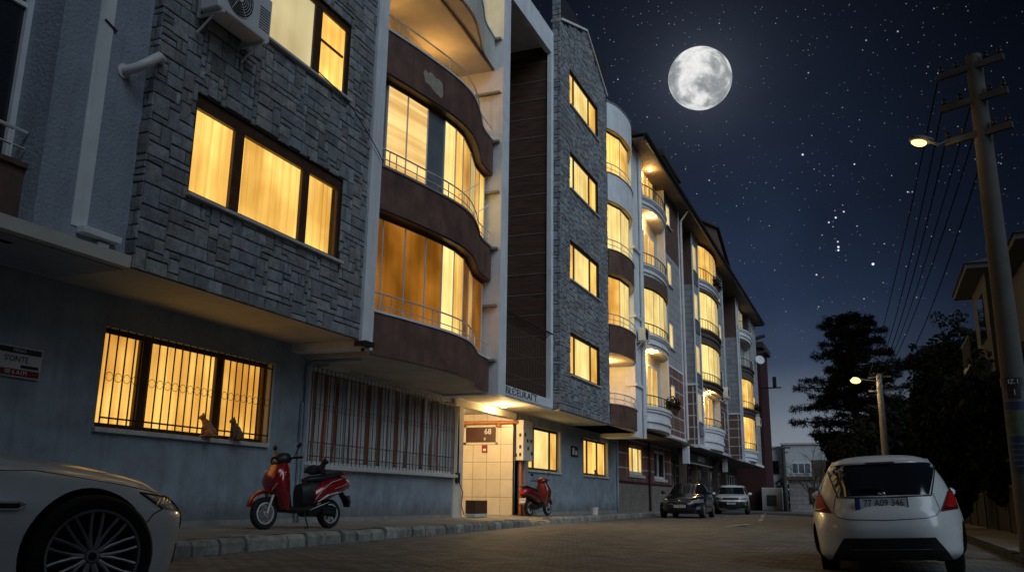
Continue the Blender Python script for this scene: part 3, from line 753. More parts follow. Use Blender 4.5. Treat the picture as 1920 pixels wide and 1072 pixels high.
# ------------------------------------------------------------------ fittings that hang on the building
t = empty('meter_cabinet', (-9.85, 25.2, 1.8), 'cream metal meter cabinet on the corner beside the entrance', 'cabinet')
g = MB(); g.box(-10.08, -9.73, 24.86, 25.66, 1.80, 3.0); g.build('case', 'cream', t, bevel=.015)
each('meter_window', 'ink', t, [(-9.732, -9.722, y, y+.12, z, z+.1) for y, z in ((24.95, 2.52), (25.15, 2.35), (25.45, 2.35), (25.2, 2.12), (25.5, 1.98))]+[(x, x+.07, 24.85, 24.862, z, z+.1) for x, z in ((-9.86, 2.5), (-9.86, 2.15), (-10.0, 1.9), (-9.86, 1.92))])
g = MB(); g.box(-10.07, -9.96, 24.86, 24.98, .2, 1.8); g.build('pedestal', 'cream', t); g = MB(); g.tube([(-9.9, 25.05, .2), (-9.9, 25.05, 1.8)], .05, 8); g.tube([(-9.88, 25.3, .2), (-9.88, 25.3, 1.8)], .035, 8); g.build('supply_pipe', 'orangepipe', t, smooth=60)

t = empty('entrance_plaque', (-11.2, 24.8, 2.5), 'dark brown plaque with pale figures on the tiled entrance wall', 'sign')
g = MB(); g.box(-11.62, -10.62, 24.8, 24.83, 2.34, 2.8); g.build('board', 'brownplaque', t)
g = MB(); g.box(-11.7, -10.57, 24.815, 24.836, 2.28, 2.34); g.box(-11.7, -10.57, 24.815, 24.836, 2.8, 2.85); g.box(-11.7, -11.62, 24.815, 24.836, 2.28, 2.85); g.box(-10.62, -10.57, 24.815, 24.836, 2.28, 2.85); g.build('border', 'cream', t)
g = MB(); put_text(g, '68', .24, (-10.88, 24.797, 2.66), (1, 0, 0), (0, 0, 1), .003); put_text(g, '8', .12, (-10.98, 24.797, 2.44), (1, 0, 0), (0, 0, 1), .003); g.build('figures', 'wink', t)
t = empty('small_notice', (-11., 24.8, 2.1), 'small red notice under the brown plaque in the entrance', 'sign')
g = MB(); g.box(-11.08, -10.9, 24.815, 24.835, 2.03, 2.26); g.build('board', 'signred', t); g = MB(); g.box(-11.04, -10.94, 24.81, 24.815, 2.08, 2.15); g.build('symbol', 'wink', t)

t = empty('wall_sign', (-10, 7.3, 2.25), 'white sign with black header and red footer on the grey wall at far left', 'sign')
g = MB(); g.box(-9.985, -9.96, 6.1, 8.16, 2.07, 2.46); g.build('panel', 'plate', t)
g = MB(); g.box(-9.96, -9.955, 6.12, 8.14, 2.37, 2.44); g.box(-9.96, -9.955, 7.86, 8.12, 2.19, 2.23); put_text(g, "S'ONTE", .105, (-9.957, 7.79, 2.295), (0, 1, 0), (0, 0, 1), .002, sx=.98); g.build('header', 'ink', t)
g = MB(); g.box(-9.96, -9.955, 6.12, 8.14, 2.085, 2.17); g.build('footer', 'signred', t)
g = MB(); put_text(g, '08 6 A1M', .08, (-9.953, 7.80, 2.128), (0, 1, 0), (0, 0, 1), .002, sx=1.0); put_text(g, 'PERSO', .05, (-9.953, 7.82, 2.405), (0, 1, 0), (0, 0, 1), .002, sx=1.3); g.build('lettering', 'wink', t)

def ac_unit(x, y, z, w, h, d, label, group=None, big=True):
    """outdoor unit on brackets, x = wall plane, fan faces +X"""
    t = empty('air_conditioner', (x, y, z), label, 'air conditioner', group)
    g = MB(); g.box(x+.1, x+.1+d, y, y+w, z, z+h); g.build('case', 'pvc', t, bevel=.02)
    g = MB(); fy, fz, fr = y+w*.36, z+h*.52, h*.42; X = x+.1+d
    g.lathe([(0, .004), (fr, .004)], Matrix.Translation((X, fy, fz)) @ Matrix.Rotation(PI/2, 4, 'Y'), 28); g.build('fan_opening', 'black', t)
    if big:
        g = MB()
        for k in range(1, 9): g.tube([(X+.012, fy+fr*k/8*math.cos(a), fz+fr*k/8*math.sin(a)) for a in [2*PI*i/28 for i in range(28)]], .004, 4, closed=True)
        for a in range(6): g.tube([(X+.014, fy, fz), (X+.014, fy+fr*math.cos(a*PI/3), fz+fr*math.sin(a*PI/3))], .004, 4)
        g.lathe([(0, .02), (fr*.22, .018), (fr*.24, .008)], Matrix.Translation((X, fy, fz)) @ Matrix.Rotation(PI/2, 4, 'Y'), 16)
        g.build('fan_guard', 'white', t)
        g = MB()
        for k in range(9): g.box(X, X+.006, y+w*.76, y+w*.96, z+h*.2+k*h*.06, z+h*.2+k*h*.06+.012)
        g.build('louvre', 'steel', t)
    for yy in (y+.1, y+w-.1):
        g = MB(); g.bar((x, yy, z-.03), (x+.12+d, yy, z-.03), .035); g.bar((x, yy, z-.03), (x, yy, z+.4), .035); g.bar((x+.01, yy, z-.28), (x+d*.9, yy, z-.03), .025); g.build('bracket', 'white', t)
    return t
ac_unit(-8.5, 8.62, 7.36, 1.15, .72, .34, 'grey air conditioner unit beside the upper window of the stone wall')
ac_unit(-8.52, 34.15, 6.95, .8, .55, .3, 'small dark air conditioner on the white end wall above the lowest curved balcony', None, False)
# ------------------------------------------------------------------ the row of apartment buildings further down the street
def bow(y0, y1, bulge, x=-8.5):
    d = y1-y0
    return Curve2([(x, y0), (x+bulge*.72, y0+d*.2), (x+bulge, y0+d*.5), (x+bulge*.72, y0+d*.8), (x, y1)], 6)

def bow_balcony(root, y0, y1, zs, ztop, rail, kind, bulge, panes=None, mcol='white', lamp=0., fill='cream', back=-9.5):
    """moulded balcony: zs = underside, ztop = top of parapet; kind 'open' | 'glazed'"""
    cv = bow(y0, y1, bulge)
    g = MB(); h = ztop-zs
    for a, b, o in ((0, .30, .10), (.30, .42, .02), (.42, .75, .07), (.75, .86, .0), (.86, 1., -.05)):
        curved_slab(g, cv, o, back, zs+h*a+.002, zs+h*b)
    g.build('balcony_slab', mcol, root)
    g = MB(); curved_slab(g, cv, .14, back, zs-.015, zs); g.build('balcony_soffit', 'soffit', root)
    n = int((y1-y0)/.35)
    r = MB(); r.tube([(p.x, p.y, rail) for p in cv.off(.06)], .025, 5); r.tube([(p.x, p.y, ztop+.08) for p in cv.off(.06)], .015, 5)
    for k in range(1, n):
        p = cv.at(y0+(y1-y0)*k/n, .06); r.tube([(p.x, p.y, ztop), (p.x, p.y, rail)], .012, 4)
    r.build('railing', 'iron', root)
    return cv

def flat_wall(root, name, m_, y0, y1, z0, z1, ops=(), x=-8.5, depth=.07):
    g = MB(); holed(g, x, y0, y1, z0, z1, list(ops), depth); return g.build(name, m_, root)

def open_level(root, y0, y1, z0, z1, lamp, seed, back=-8.85, wm_='cream', door='lit'):
    g = MB(); g.quad((back, y0, z0), (back, y1, z0), (back, y1, z1), (back, y0, z1))
    g.quad((-8.52, y1-.02, z0), (-8.52, y1-.02, z1), (back, y1-.02, z1), (back, y1-.02, z0)); g.quad((-8.52, y0+.02, z0), (back, y0+.02, z0), (back, y0+.02, z1), (-8.52, y0+.02, z1))
    g.build('balcony_back_wall', wm_, root)
    d = y1-y0
    window(root, back+.05, y0+d*.36, y0+d*.8, z0+.02, z0+2.05, [(y0+d*.57, y0+d*.60)], (door,), fw=.08, frame='white')
    if lamp: ceiling_lamp(root, (-8.45, y0+d*.35, z1-.02), lamp, .12)

# --- first of the row
b1 = empty('apartment_building', (-10, 41, .2), 'pale apartment building next to the stone one, brown top storey and bowed balconies', 'building')
OPS = [(40.7, 41.7, 4.75, 6.05), (40.7, 41.7, 7.75, 9.05), (40.7, 41.7, 10.85, 12.1), (40.7, 41.7, 13.85, 15.05)]
flat_wall(b1, 'red_tile_wall', 'redtile', 40.15, 43.7, 3.62, 6.85, OPS[:1]); flat_wall(b1, 'stone_panel_wall', 'cladding', 40.15, 43.7, 6.85, 12.35, OPS[1:3]); flat_wall(b1, 'upper_wall', 'brownwall', 40.15, 43.7, 12.35, 15.5, OPS[3:])
for i, o in enumerate(OPS): window(b1, -8.53, *o, (), ('litw',), fw=.11, frame='white', sill=(.12, .06, .05))
each('corner_pilaster', 'white', b1, [(-9.6, -8.46, 43.55, 43.75, 3.62, 15.5), (-9.6, -8.47, 40.1, 40.2, 3.6, 15.5), (-9.6, -8.47, 35.12, 35.6, 3.6, 15.5)])
each('string_course', 'white', b1, [(-9.6, -8.42, 40.15, 43.8, 3.5, 3.62), (-9.6, -8.47, 40.15, 43.75, 6.8, 6.9)])
for zs, zt, rl in ((3.58, 4.5, 4.95), (6.97, 7.56, 8.0), (10.1, 10.58, 11.1), (13.21, 13.66, 14.24)): bow_balcony(b1, 35.6, 40.1, zs, zt, rl, 'open', .42)
open_level(b1, 35.6, 40.1, 4.45, 6.95, 0., 1); open_level(b1, 35.6, 40.1, 10.55, 13.19, 90., 2); open_level(b1, 35.6, 40.1, 13.6, 15.45, 90., 3)
ceiling_lamp(b1, (-8.5, 36.9, 6.95), 110., .12)
cv = bow(35.6, 40.1, .42); glazing(b1, cv, .14, [35.7, 36.6, 37.4, 38.2, 39.1, 40.0], 7.6, 9.6, ['litw']*5)
g = MB(); curved_slab(g, cv, .02, -9.5, 9.6, 10.09); g.build('balcony_beam', 'brownwall', b1)
g = MB(); g.box(-20, -9.5, 35.2, 47.3, 3.5, 15.5); g.box(-20, -10.2, 36.7, 47.3, .1, 3.5); g.build('building_core', 'dark', b1)
flat_wall(b1, 'recess_wall', 'cladding', 43.75, 47.3, 3.5, 12.3, [], x=-9.35); flat_wall(b1, 'recess_upper_wall', 'brownwall', 43.75, 47.3, 12.3, 15.5, [], x=-9.35)
g = MB(); g.box(-10.1, -8.7, 35.2, 47.3, 3.44, 3.52); g.build('overhang_soffit', 'soffit_dark', b1)
def eave(root, y0, y1, seed):
    g = MB(); g.box(-9.6, -7.85, y0, y1, 15.42, 15.52); g.build('eaves', 'soffit_dark', root)
    g = MB(); g.box(-7.87, -7.8, y0, y1, 15.38, 15.66); g.tube([(-7.76, y0, 15.62), (-7.76, y1, 15.62)], .07, 8)
    g.build('gutter', 'black', root)
    g = MB(); a = (-7.8, 15.66); b = (-14, 17.9); c = (-20, 15.66)
    v = [(a[0], y0, a[1]), (b[0], y0, b[1]), (c[0], y0, c[1]), (a[0], y1, a[1]), (b[0], y1, b[1]), (c[0], y1, c[1])]
    g.add(v, [(0, 1, 4, 3), (1, 2, 5, 4), (0, 2, 1), (3, 4, 5), (0, 3, 5, 2)]); g.build('roof', 'roof', root)
eave(b1, 33.6, 47.2, 1)
t = MB(); t.box(-13.5, -10.45, 48.4, 52.5, 16.6, 20.5); tw = t.build('roof_tower', 'cream', b1)
t = MB(); t.box(-13.9, -10.0, 47.9, 53., 20.5, 20.7); t.box(-13.7, -10.1, 48., 52.9, 20.7, 20.95); t.build('roof', 'roof', tw)
g = MB(); g.tube([(-8.36, 43.65, 3.6), (-8.36, 43.65, 14.9), (-7.9, 43.65, 15.5)], .06, 8); g.build('downpipe', 'pvc', b1, smooth=60)
# ground floor of it
GW = [(38.45, 41.1, 1.82, 3.12), (43.3, 46., 1.75, 3.12)]
g = MB(); holed(g, -10., 36.6, 47.3, 1.45, 3.44, GW, .18); g.build('ground_floor_wall', 'redtile', b1)
flat_wall(b1, 'brick_base', 'brickbase', 36.6, 47.3, .1, 1.42, [], x=-9.98)
window(b1, -10.08, *GW[0], [(39.25, 39.4), (40.3, 40.42)], ('lit', 'litw', 'lit'), fw=.14, frame='white', sill=(.14, .14, .08))
tag(window(b1, -10.08, *GW[1], [(44.4, 44.55)], ('nightglass',), fw=.12, frame='white', sill=(.14, .14, .08)), 'unlit white framed window')
g = MB(); g.tube([(-9.9, 41.9, .2), (-9.9, 41.9, 3.4)], .06, 6); g.box(-10, -9.94, 36.62, 47.2, 1.42, 1.5); g.build('dark_pipe', 'darkred', b1)

# --- second
b2 = empty('apartment_building', (-10, 53, .2), 'middle apartment building of the row with brown gable above three glazed balconies', 'building')
lv = [(4.16, 4.76, 5.2), (6.86, 7.30, 7.75), (9.66, 10.27, 10.85), (12.68, 13.15, 13.86)]
S1 = [(47.6, 48.8, z+.1, z+1.7) for z in (4.76, 7.4, 10.4, 13.2)]; S2 = [(56.0, 57.1, z+.1, z+1.5) for z in (4.76, 7.4, 10.4, 13.2)]
flat_wall(b2, 'stone_panel_wall', 'cladding', 47.3, 49.1, 3.62, 15.45, S1); flat_wall(b2, 'stone_panel_wall', 'cladding', 55.4, 58., 6.8, 15.45, S2[1:]); flat_wall(b2, 'red_tile_wall', 'redtile', 55.4, 58., 3.62, 6.8, S2[:1])
for i, o in enumerate(S1):
    window(b2, -8.53, *o, (), ('litp' if i == 0 else 'litw',), fw=.1, frame='white', sill=(.1, .05, .04))
    q = MB(); q.box(-8.49, -8.44, o[0], o[1], o[2]-.75, o[2]-.12); q.build('grey_panel', 'greyglass', b2)
for i, o in enumerate(S2): window(b2, -8.53, *o, (), (('nightglass', 'nightglass', 'litw', 'lit')[i],), fw=.1, frame='white', sill=(.1, .05, .04))
g = MB(); g.quad((-8.5, 47.3, 6.8), (-9.4, 47.3, 6.8), (-9.4, 47.3, 12.4), (-8.5, 47.3, 12.4)); g.build('end_wall', 'cladding_x', b2)
g = MB(); g.quad((-8.5, 47.3, 3.62), (-9.4, 47.3, 3.62), (-9.4, 47.3, 6.8), (-8.5, 47.3, 6.8)); g.build('end_tile_wall', 'redtile_x', b2)
g = MB(); g.quad((-8.5, 47.3, 12.4), (-9.4, 47.3, 12.4), (-9.4, 47.3, 15.45), (-8.5, 47.3, 15.45)); g.build('end_upper_wall', 'brownwall', b2); g = MB(); g.quad((-8.5, 58, 3.6), (-8.5, 58, 15.4), (-9.4, 58, 15.4), (-9.4, 58, 3.6)); g.build('end_upper_wall', 'brownwall', b2)
each('string_course', 'white', b2, [(-9.45, -8.38, 47.2, 58.1, 3.46, 3.62), (-9.42, -8.46, 47.26, 58.04, 6.78, 6.88)]); each('corner_pilaster', 'white', b2, [(-8.53, -8.47, 47.27, 47.42, 3.6, 15.4), (-8.53, -8.47, 49.0, 49.14, 3.6, 15.4), (-8.53, -8.47, 57.9, 58.03, 3.6, 15.4)])
for i, (zs, zt, rl) in enumerate(lv): bow_balcony(b2, 49.15, 55.4, zs if i else 3.55, zt, rl, '', .5, mcol='white' if i in (0, 3) else 'soffit_dark')
open_level(b2, 49.2, 55.35, 4.72, 6.84, 0., 5); ceiling_lamp(b2, (-8.5, 51.2, 6.84), 140., .14)
cv = bow(49.15, 55.4, .5)
for z0, z1, mm in ((7.34, 9.45, 'litw'), (10.31, 12.5, 'litw'), (13.19, 15.3, 'lit')):
    glazing(b2, cv, .14, [49.3, 50.3, 51.3, 52.3, 53.3, 54.3, 55.25], z0, z1, [mm]*6)
for z0, z1 in ((9.45, 9.65), (12.5, 12.67)):
    g = MB(); curved_slab(g, cv, .03, -9.5, z0, z1); g.build('balcony_beam', 'soffit_dark', b2)
g = MB(); g.box(-20, -9.5, 47.35, 64.3, 3.5, 15.5); g.box(-20, -10.8, 47.3, 64.3, .1, 3.5); g.build('building_core', 'dark', b2)
flat_wall(b2, 'recess_wall', 'cladding', 58., 64.4, 3.5, 12.4, [], x=-9.35); flat_wall(b2, 'recess_upper_wall', 'brownwall', 58., 64.4, 12.4, 15.5, [], x=-9.35)
g = MB(); g.box(-10.9, -8.45, 47.3, 64.35, 3.4, 3.46); g.build('overhang_soffit', 'soffit_dark', b2)
eave(b2, 47.2, 64.2, 2)
g = MB(); poly = [(50.2, 15.7), (50.2, 16.95), (57.4, 18.6), (63.7, 16.4), (63.7, 15.7)]
g.add([(-8.6, y, z) for y, z in poly]+[(-13., y, z) for y, z in poly], [(0, 1, 2, 3, 4), (9, 8, 7, 6, 5)]+[(i, i+5, (i+1) % 5+5, (i+1) % 5) for i in range(5)]); gb = g.build('gable', 'brownwall', b2)
g = MB(); g.bar((-10.7, 50., 16.98), (-10.7, 57.4, 18.68), 4.6, .1); g.bar((-10.7, 57.4, 18.68), (-10.7, 64, 16.4), 4.6, .1); g.build('gable_roof', 'roof', gb)
# shop fronts below
g = MB(); g.box(-10.8, -10.6, 47.3, 64.3, .1, 3.4); g.build('shop_wall', 'brownwall', b2)
for y0, y1 in ((48.2, 50.4), (51.0, 53.6), (55.0, 57.4), (58.4, 61.), (61.6, 63.8)):
    window(b2, -10.56, y0, y1, .35, 2.75, [((y0+y1)/2-.05, (y0+y1)/2+.05)], ('nightglass',), fw=.1, frame='cream', trans=[(y0, y1, 2.1)])
each('shop_pillar', 'soffit_dark', b2, [(-9.6, -9.25, y-.15, y+.15, .1, 3.4) for y in (47.5, 50.7, 54.3, 57.9, 61.3)])
g = MB(); g.box(-9.2, -9.1, 48., 53.6, 2.72, 3.25); sg = g.build('shop_sign', 'ink', b2); g = MB(); g.box(-9.1, -8.9, 47.6, 53.8, 2.64, 2.7); put_text(g, 'IIPPKIO', .42, (-9.09, 51.2, 2.98), (0, 1, 0), (0, 0, 1), .01, sx=1.5); g.build('shop_lettering', 'concrete', sg)
each('hanging_box', 'white', b2, [(-9.0, -8.7, 45.4, 45.75, 2.55, 3.5), (-9.0, -8.7, 58.2, 58.5, 2.55, 3.4)])

# --- third
b3 = empty('apartment_building', (-10, 70, .2), 'farthest apartment building of the pale row, beside the dark red end wall', 'building')
lv3 = [(3.62, 4.4, 4.9), (6.92, 7.40, 7.9), (10.0, 10.5, 11.1), (12.6, 13.3, 13.9)]
T1 = [(64.55, 65.35, z+.1, z+1.6) for z in (4.6, 7.5, 10.5, 13.3)]; T2 = [(72.3, 73.6, z+.1, z+1.5) for z in (4.6, 7.5, 10.5, 13.3)]
flat_wall(b3, 'stone_panel_wall', 'cladding', 64.4, 65.5, 3.62, 15.45, T1); flat_wall(b3, 'stone_panel_wall', 'cladding', 71.6, 76., 3.62, 15.45, T2)
for i, o in enumerate(T1): window(b3, -8.53, *o, (), (('greyglass', 'greyglass', 'nightglass', 'litp')[i],), fw=.1, frame='white')
for i, o in enumerate(T2): window(b3, -8.53, *o, (), (('nightglass', 'lit', 'nightglass', 'litp')[i],), fw=.1, frame='white')
for nm, m_, z0, z1 in (('end_tile_wall', 'redtile_x', 3.62, 6.8), ('end_wall', 'cladding_x', 6.8, 12.4), ('end_upper_wall', 'brownwall', 12.4, 15.45)):
    g = MB(); g.quad((-8.5, 64.4, z0), (-9.4, 64.4, z0), (-9.4, 64.4, z1), (-8.5, 64.4, z1)); g.build(nm, m_, b3)
each('string_course', 'white', b3, [(-9.45, -8.36, 64.3, 76.1, 3.46, 3.62), (-9.42, -8.46, 64.36, 65.5, 6.78, 6.88)]); each('corner_pilaster', 'white', b3, [(-8.53, -8.46, 64.37, 64.55, 3.6, 15.4), (-8.53, -8.46, 65.4, 65.55, 3.6, 15.4)])
for i, (zs, zt, rl) in enumerate(lv3): bow_balcony(b3, 65.6, 71.5, zs, zt, rl, '', .5, mcol='white' if i in (0, 3) else 'soffit_dark')
cv = bow(65.6, 71.5, .5)
for z0, z1, mm in ((4.44, 6.8, 'lit'), (7.44, 9.6, 'lit')): glazing(b3, cv, .14, [65.75, 67, 68.2, 69.4, 70.5, 71.4], z0, z1, [mm]*5)
open_level(b3, 65.6, 71.5, 10.45, 12.58, 0., 7, door='nightglass'); open_level(b3, 65.6, 71.5, 13.25, 15.4, 0., 8, wm_='soffit_dark', door='litp')
g = MB(); curved_slab(g, cv, .03, -9.5, 9.6, 9.98); curved_slab(g, cv, .03, -9.5, 6.8, 6.91); g.build('balcony_beam', 'soffit_dark', b3)
g = MB(); g.box(-20, -9.5, 64.35, 76, 3.5, 15.5); g.box(-20, -10.8, 64.3, 76, .1, 3.5); g.build('building_core', 'dark', b3)
g = MB(); g.box(-10.9, -8.45, 64.35, 76, 3.4, 3.46); g.build('overhang_soffit', 'soffit_dark', b3)
eave(b3, 64.2, 76.5, 3)
g = MB(); g.box(-10.8, -10.6, 64.3, 76, .1, 3.4); g.build('shop_wall', 'soffit_dark', b3)
for y0, y1 in ((65.2, 67.6), (68.4, 70.6), (71.6, 74.2)):
    window(b3, -10.56, y0, y1, .35, 2.75, [((y0+y1)/2-.05, (y0+y1)/2+.05)], ('nightglass',), fw=.1, frame='cream')
# --- far red end wall, white houses, hut
b4 = empty('apartment_building', (-9, 80, 0), 'narrow dark red end wall beyond the pale row with horn shaped eaves', 'building')
g = MB(); g.box(-14, -8.55, 79, 85, 0, 14.0); g.build('wall', 'darkred', b4)
g = MB()
for z in (13.2, 14.6): g.loft([[(-9.2, 78.7, z), (-9.2, 79.3, z), (-9.2, 79.3, z+.25), (-9.2, 78.7, z+.25)], [(-8., 78.8, z+.35), (-8., 79.2, z+.35), (-8., 79.2, z+.55), (-8., 78.8, z+.55)]])
g.box(-14, -8.2, 78.8, 85, 14., 14.5); g.build('roof', 'roof', b4)
g = MB(); g.box(-8.6, -6.9, 79.3, 79.42, 10.4, 10.5); g.box(-7.6, -7.3, 79.2, 79.5, 10.5, 11.4); g.build('bracket', 'black', b4)
h = empty('white_house', (-8, 112, -.1), 'white house with flat front and dark window behind the far pole', 'house')
g = MB(); g.box(-9.9, -2, 110, 120, -.3, 7.4); g.box(-12.2, -9.9, 111, 120, -.3, 7.1); g.build('wall', 'pvc', h)
def pane_y(root, x0, x1, y, z0, z1, m_, frame='brownframe', nm=2):
    f = MB(); f.box(x0, x1, y-.08, y, z0, z0+.12); f.box(x0, x1, y-.08, y, z1-.12, z1)
    for k in range(nm+1):
        x = x0+(x1-x0)*k/nm; f.box(x-.06, x+.06, y-.075, y, z0+.12, z1-.12)
    w = f.build('window', frame, root); p = MB(); p.quad((x0, y-.04, z0), (x1, y-.04, z0), (x1, y-.04, z1), (x0, y-.04, z1)); p.build('pane', m_, w); return w
pane_y(h, -8.9, -6.8, 110, 4.0, 5.3, 'greyglass', 'white', 3); pane_y(h, -11.6, -10.5, 111, 4.0, 5.6, 'nightglass', nm=1); pane_y(h, -5.8, -4.2, 110, 4., 5.3, 'nightglass', 'white')
g = MB(); g.box(-10.1, -1.8, 109.8, 120, 7.4, 7.6); g.box(-12.4, -9.9, 110.8, 120, 7.1, 7.3); g.build('roof', 'cream', h)
hut = empty('garden_hut', (-5, 76, -.1), 'low grey hut with flat roof at the end of the street', 'hut')
g = MB(); g.box(-6.4, -3.2, 75.4, 78, -.2, 2.5); g.build('wall', 'cladding_x', hut); g = MB(); g.box(-6.7, -3., 75.1, 78.2, 2.5, 2.75); g.build('roof', 'soffit_dark', hut); g = MB(); g.box(-4.9, -4.3, 75.36, 75.42, .6, 1.9); g.build('doorway', 'dark', hut)
hs = empty('billboard', (-3.6, 72, -.1), 'blank grey board above the flat roofed hut', 'board')
g = MB(); g.box(-4.4, -2.2, 72, 72.1, 2.6, 3.9); g.build('panel', 'steel', hs); g = MB(); g.box(-4.1, -4., 72., 72.08, -.2, 2.6); g.box(-2.6, -2.5, 72., 72.08, -.2, 2.6); g.build('post', 'steel', hs)
tb = empty('transformer_block', (-8.3, 82, -.1), 'pale low block beside the red end wall', 'utility box')
g = MB(); g.box(-8.9, -7.3, 78, 79.4, -.2, 1.9); g.build('body', 'cream', tb, bevel=.05); g = MB(); g.box(-8.5, -7.7, 77.98, 78.0, .4, 1.3); g.build('grating', 'steel', tb)
t = empty('hedge', (-8, 90, 0), 'low dark hedge in front of the white house', 'hedge')
g = MB(); r = random.Random(4)
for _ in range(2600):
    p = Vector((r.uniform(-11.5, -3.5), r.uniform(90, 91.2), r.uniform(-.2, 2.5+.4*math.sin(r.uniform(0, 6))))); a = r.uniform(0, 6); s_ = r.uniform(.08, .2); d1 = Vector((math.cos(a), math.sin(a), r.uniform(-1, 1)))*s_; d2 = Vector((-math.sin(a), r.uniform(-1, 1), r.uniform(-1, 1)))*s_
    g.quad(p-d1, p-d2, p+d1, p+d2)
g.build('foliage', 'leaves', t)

t = empty('hedge', (4.6, 30, -.1), 'tall black hedge behind the slatted fence on the right', 'hedge')
g = MB(); r = random.Random(14)
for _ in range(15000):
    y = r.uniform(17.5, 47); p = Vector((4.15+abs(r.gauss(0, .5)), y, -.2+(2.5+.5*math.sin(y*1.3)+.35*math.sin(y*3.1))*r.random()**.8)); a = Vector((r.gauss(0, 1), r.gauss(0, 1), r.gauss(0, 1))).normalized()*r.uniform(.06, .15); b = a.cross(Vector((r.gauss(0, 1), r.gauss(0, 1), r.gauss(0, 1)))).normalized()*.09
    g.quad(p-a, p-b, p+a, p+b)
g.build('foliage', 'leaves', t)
g = MB(); g.box(4.5, 5.2, 17.6, 47, -.2, 2.); g.build('inner_twigs', 'bark', t)
# --- house on the right
rh = empty('corner_house', (6, 32, -.2), 'dim house with deep eaves behind the trees on the right', 'house')
HX = 3.75
g = MB(); g.box(HX, 12, 30.5, 34.3, -.3, 7.9); g.box(4.4, 12, 25.6, 30.5, -.3, 7.4); g.build('wall', 'dimwall', rh)
def hip(g, x0, x1, y0, y1, z, h, o=.55):
    x0 -= o; x1 += o; y0 -= o; y1 += o
    g.box(x0, x1, y0, y1, z, z+.16, 0)
    a = [(x0-.06, y0-.06, z+.16), (x1+.06, y0-.06, z+.16), (x1+.06, y1+.06, z+.16), (x0-.06, y1+.06, z+.16)]; d = (y1-y0)/2
    b = [(x0+d, (y0+y1)/2, z+.16+h), (x1-d, (y0+y1)/2, z+.16+h)]
    g.add(a+b, [(0, 1, 5, 4), (1, 2, 5), (2, 3, 4, 5), (3, 0, 4), (3, 2, 1, 0)], 1)
g = MB(); hip(g, HX, 12, 30.5, 34.3, 7.9, 1.0); hip(g, 4.4, 12, 25.6, 30.5, 7.42, 1.0, .5); g.build('roof', ['dimwall', 'roof'], rh)
pane_y(rh, 4.15, 4.36, 30.5, 6.2, 7.3, 'nightglass', 'concrete', 1); pane_y(rh, 5.2, 6.4, 25.6, 5.4, 6.8, 'nightglass', 'concrete')
g = MB(); g.box(HX-.03, HX, 31.5, 33., 5.9, 7.4); o = g.build('pane', 'nightglass', rh); o.name = 'side_window'
g = MB(); g.box(HX-.6, HX, 31.1, 33.6, 5.0, 5.16); 
for k in range(9): g.bar((HX-.57, 31.15+k*.3, 5.16), (HX-.57, 31.15+k*.3, 5.95), .035)
g.bar((HX-.57, 31.1, 5.95), (HX-.57, 33.6, 5.95), .05); g.build('balcony', 'steel', rh)
g = MB(); g.box(HX-.25, HX, 30.6, 34.2, 3.6, 3.8); g.build('ledge', 'dimwall', rh)
# --- fence on the right
fn = empty('garden_fence', (3.5, 30, -.2), 'dark slatted fence between posts along the right pavement', 'fence')
g = MB()
for k in range(0, 104): g.box(3.46, 3.5, 20.1+k*.25, 20.24+k*.25, -.05, 1.15)
g.build('slat_panel', 'darkfence', fn)
for k in range(10):
    g = MB(); g.box(3.42, 3.58, 20+k*2.9, 20.18+k*2.9, -.25, 1.35); g.box(3.38, 3.62, 19.96+k*2.9, 20.22+k*2.9, 1.35, 1.42); g.build('post', 'darkfence', fn)
g = MB(); g.box(3.44, 3.52, 20, 46, 1.15, 1.22); g.build('top_rail', 'darkfence', fn)

# --- unseen building added behind the viewer to shade the near end of the street
ob = empty('apartment_building', (14, -10, 0), 'unseen apartment building behind the viewer, added to shade the near street', 'building')
g = MB(); holed(g, 0, -11, 12, -.3, 25, [(-10.1+i*4.4, -7.9+i*4.4, 1.2+j*3.1, 2.7+j*3.1) for i in range(5) for j in range(7)], .15)
g.v = [(-x+8.5, -y-10, z) for x, y, z in g.v]; g.box(8.7, 20, -22, 1, -.3, 25); g.build('wall', 'dimwall', ob)
g = MB(); g.box(8.1, 20.4, -22.4, 1.4, 25, 25.4); g.build('roof', 'roof', ob)
for i in range(5):
    for j in range(7):
        y = -10-(-10.1+i*4.4); z = 1.2+j*3.1; g = MB(); g.box(8.6, 8.66, y-2.2, y, z, z+1.5); w_ = g.build('window', 'pvc', ob); g = MB(); g.box(8.58, 8.6, y-2.1, y-1.15, z+.08, z+1.42); g.box(8.58, 8.6, y-1.05, y-.1, z+.08, z+1.42); g.build('pane', 'nightglass', w_)
# ------------------------------------------------------------------ ground
def strip(name, rows, m_, kind='structure'):
    g = MB(); g.grid(rows); o = g.build(name, m_, smooth=180); return tag(o, kind=kind)
PAVE = brick_mat('interlocking_pavers', (.205, .203, .192), (.145, .144, .138), (.055, .053, .048), .24, .12, .013, rough=.68, bump=1., axes='XY', var=.6)
ASPH = mat('old_asphalt', (.15, .15, .15), .7, var=.3, scale=.8, bump=.6, bscale=90.)
SIDE = brick_mat('pavement_slabs', (.25, .235, .205), (.19, .18, .155), (.09, .085, .07), .4, .4, .012, rough=.8, bump=.4, axes='XY', var=.3)
EARTH = mat('dark_earth', (.05, .048, .04), .95, var=.4, scale=.5)
ys = [-14+i*.75 for i in range(152)]
def yrow(y, xs, dz): return [(x, y, gz(x)+dz+(.01*math.sin(x*1.7+y*.6)+.006*math.sin(y*1.9-x) if -6 < x < 2 else 0)) for x in xs]
strip('road', [yrow(y, [kerb_x(y)-.05+(2.0-kerb_x(y)+.05)*k/24 for k in range(25)], 0) for y in ys if y < 46], PAVE)
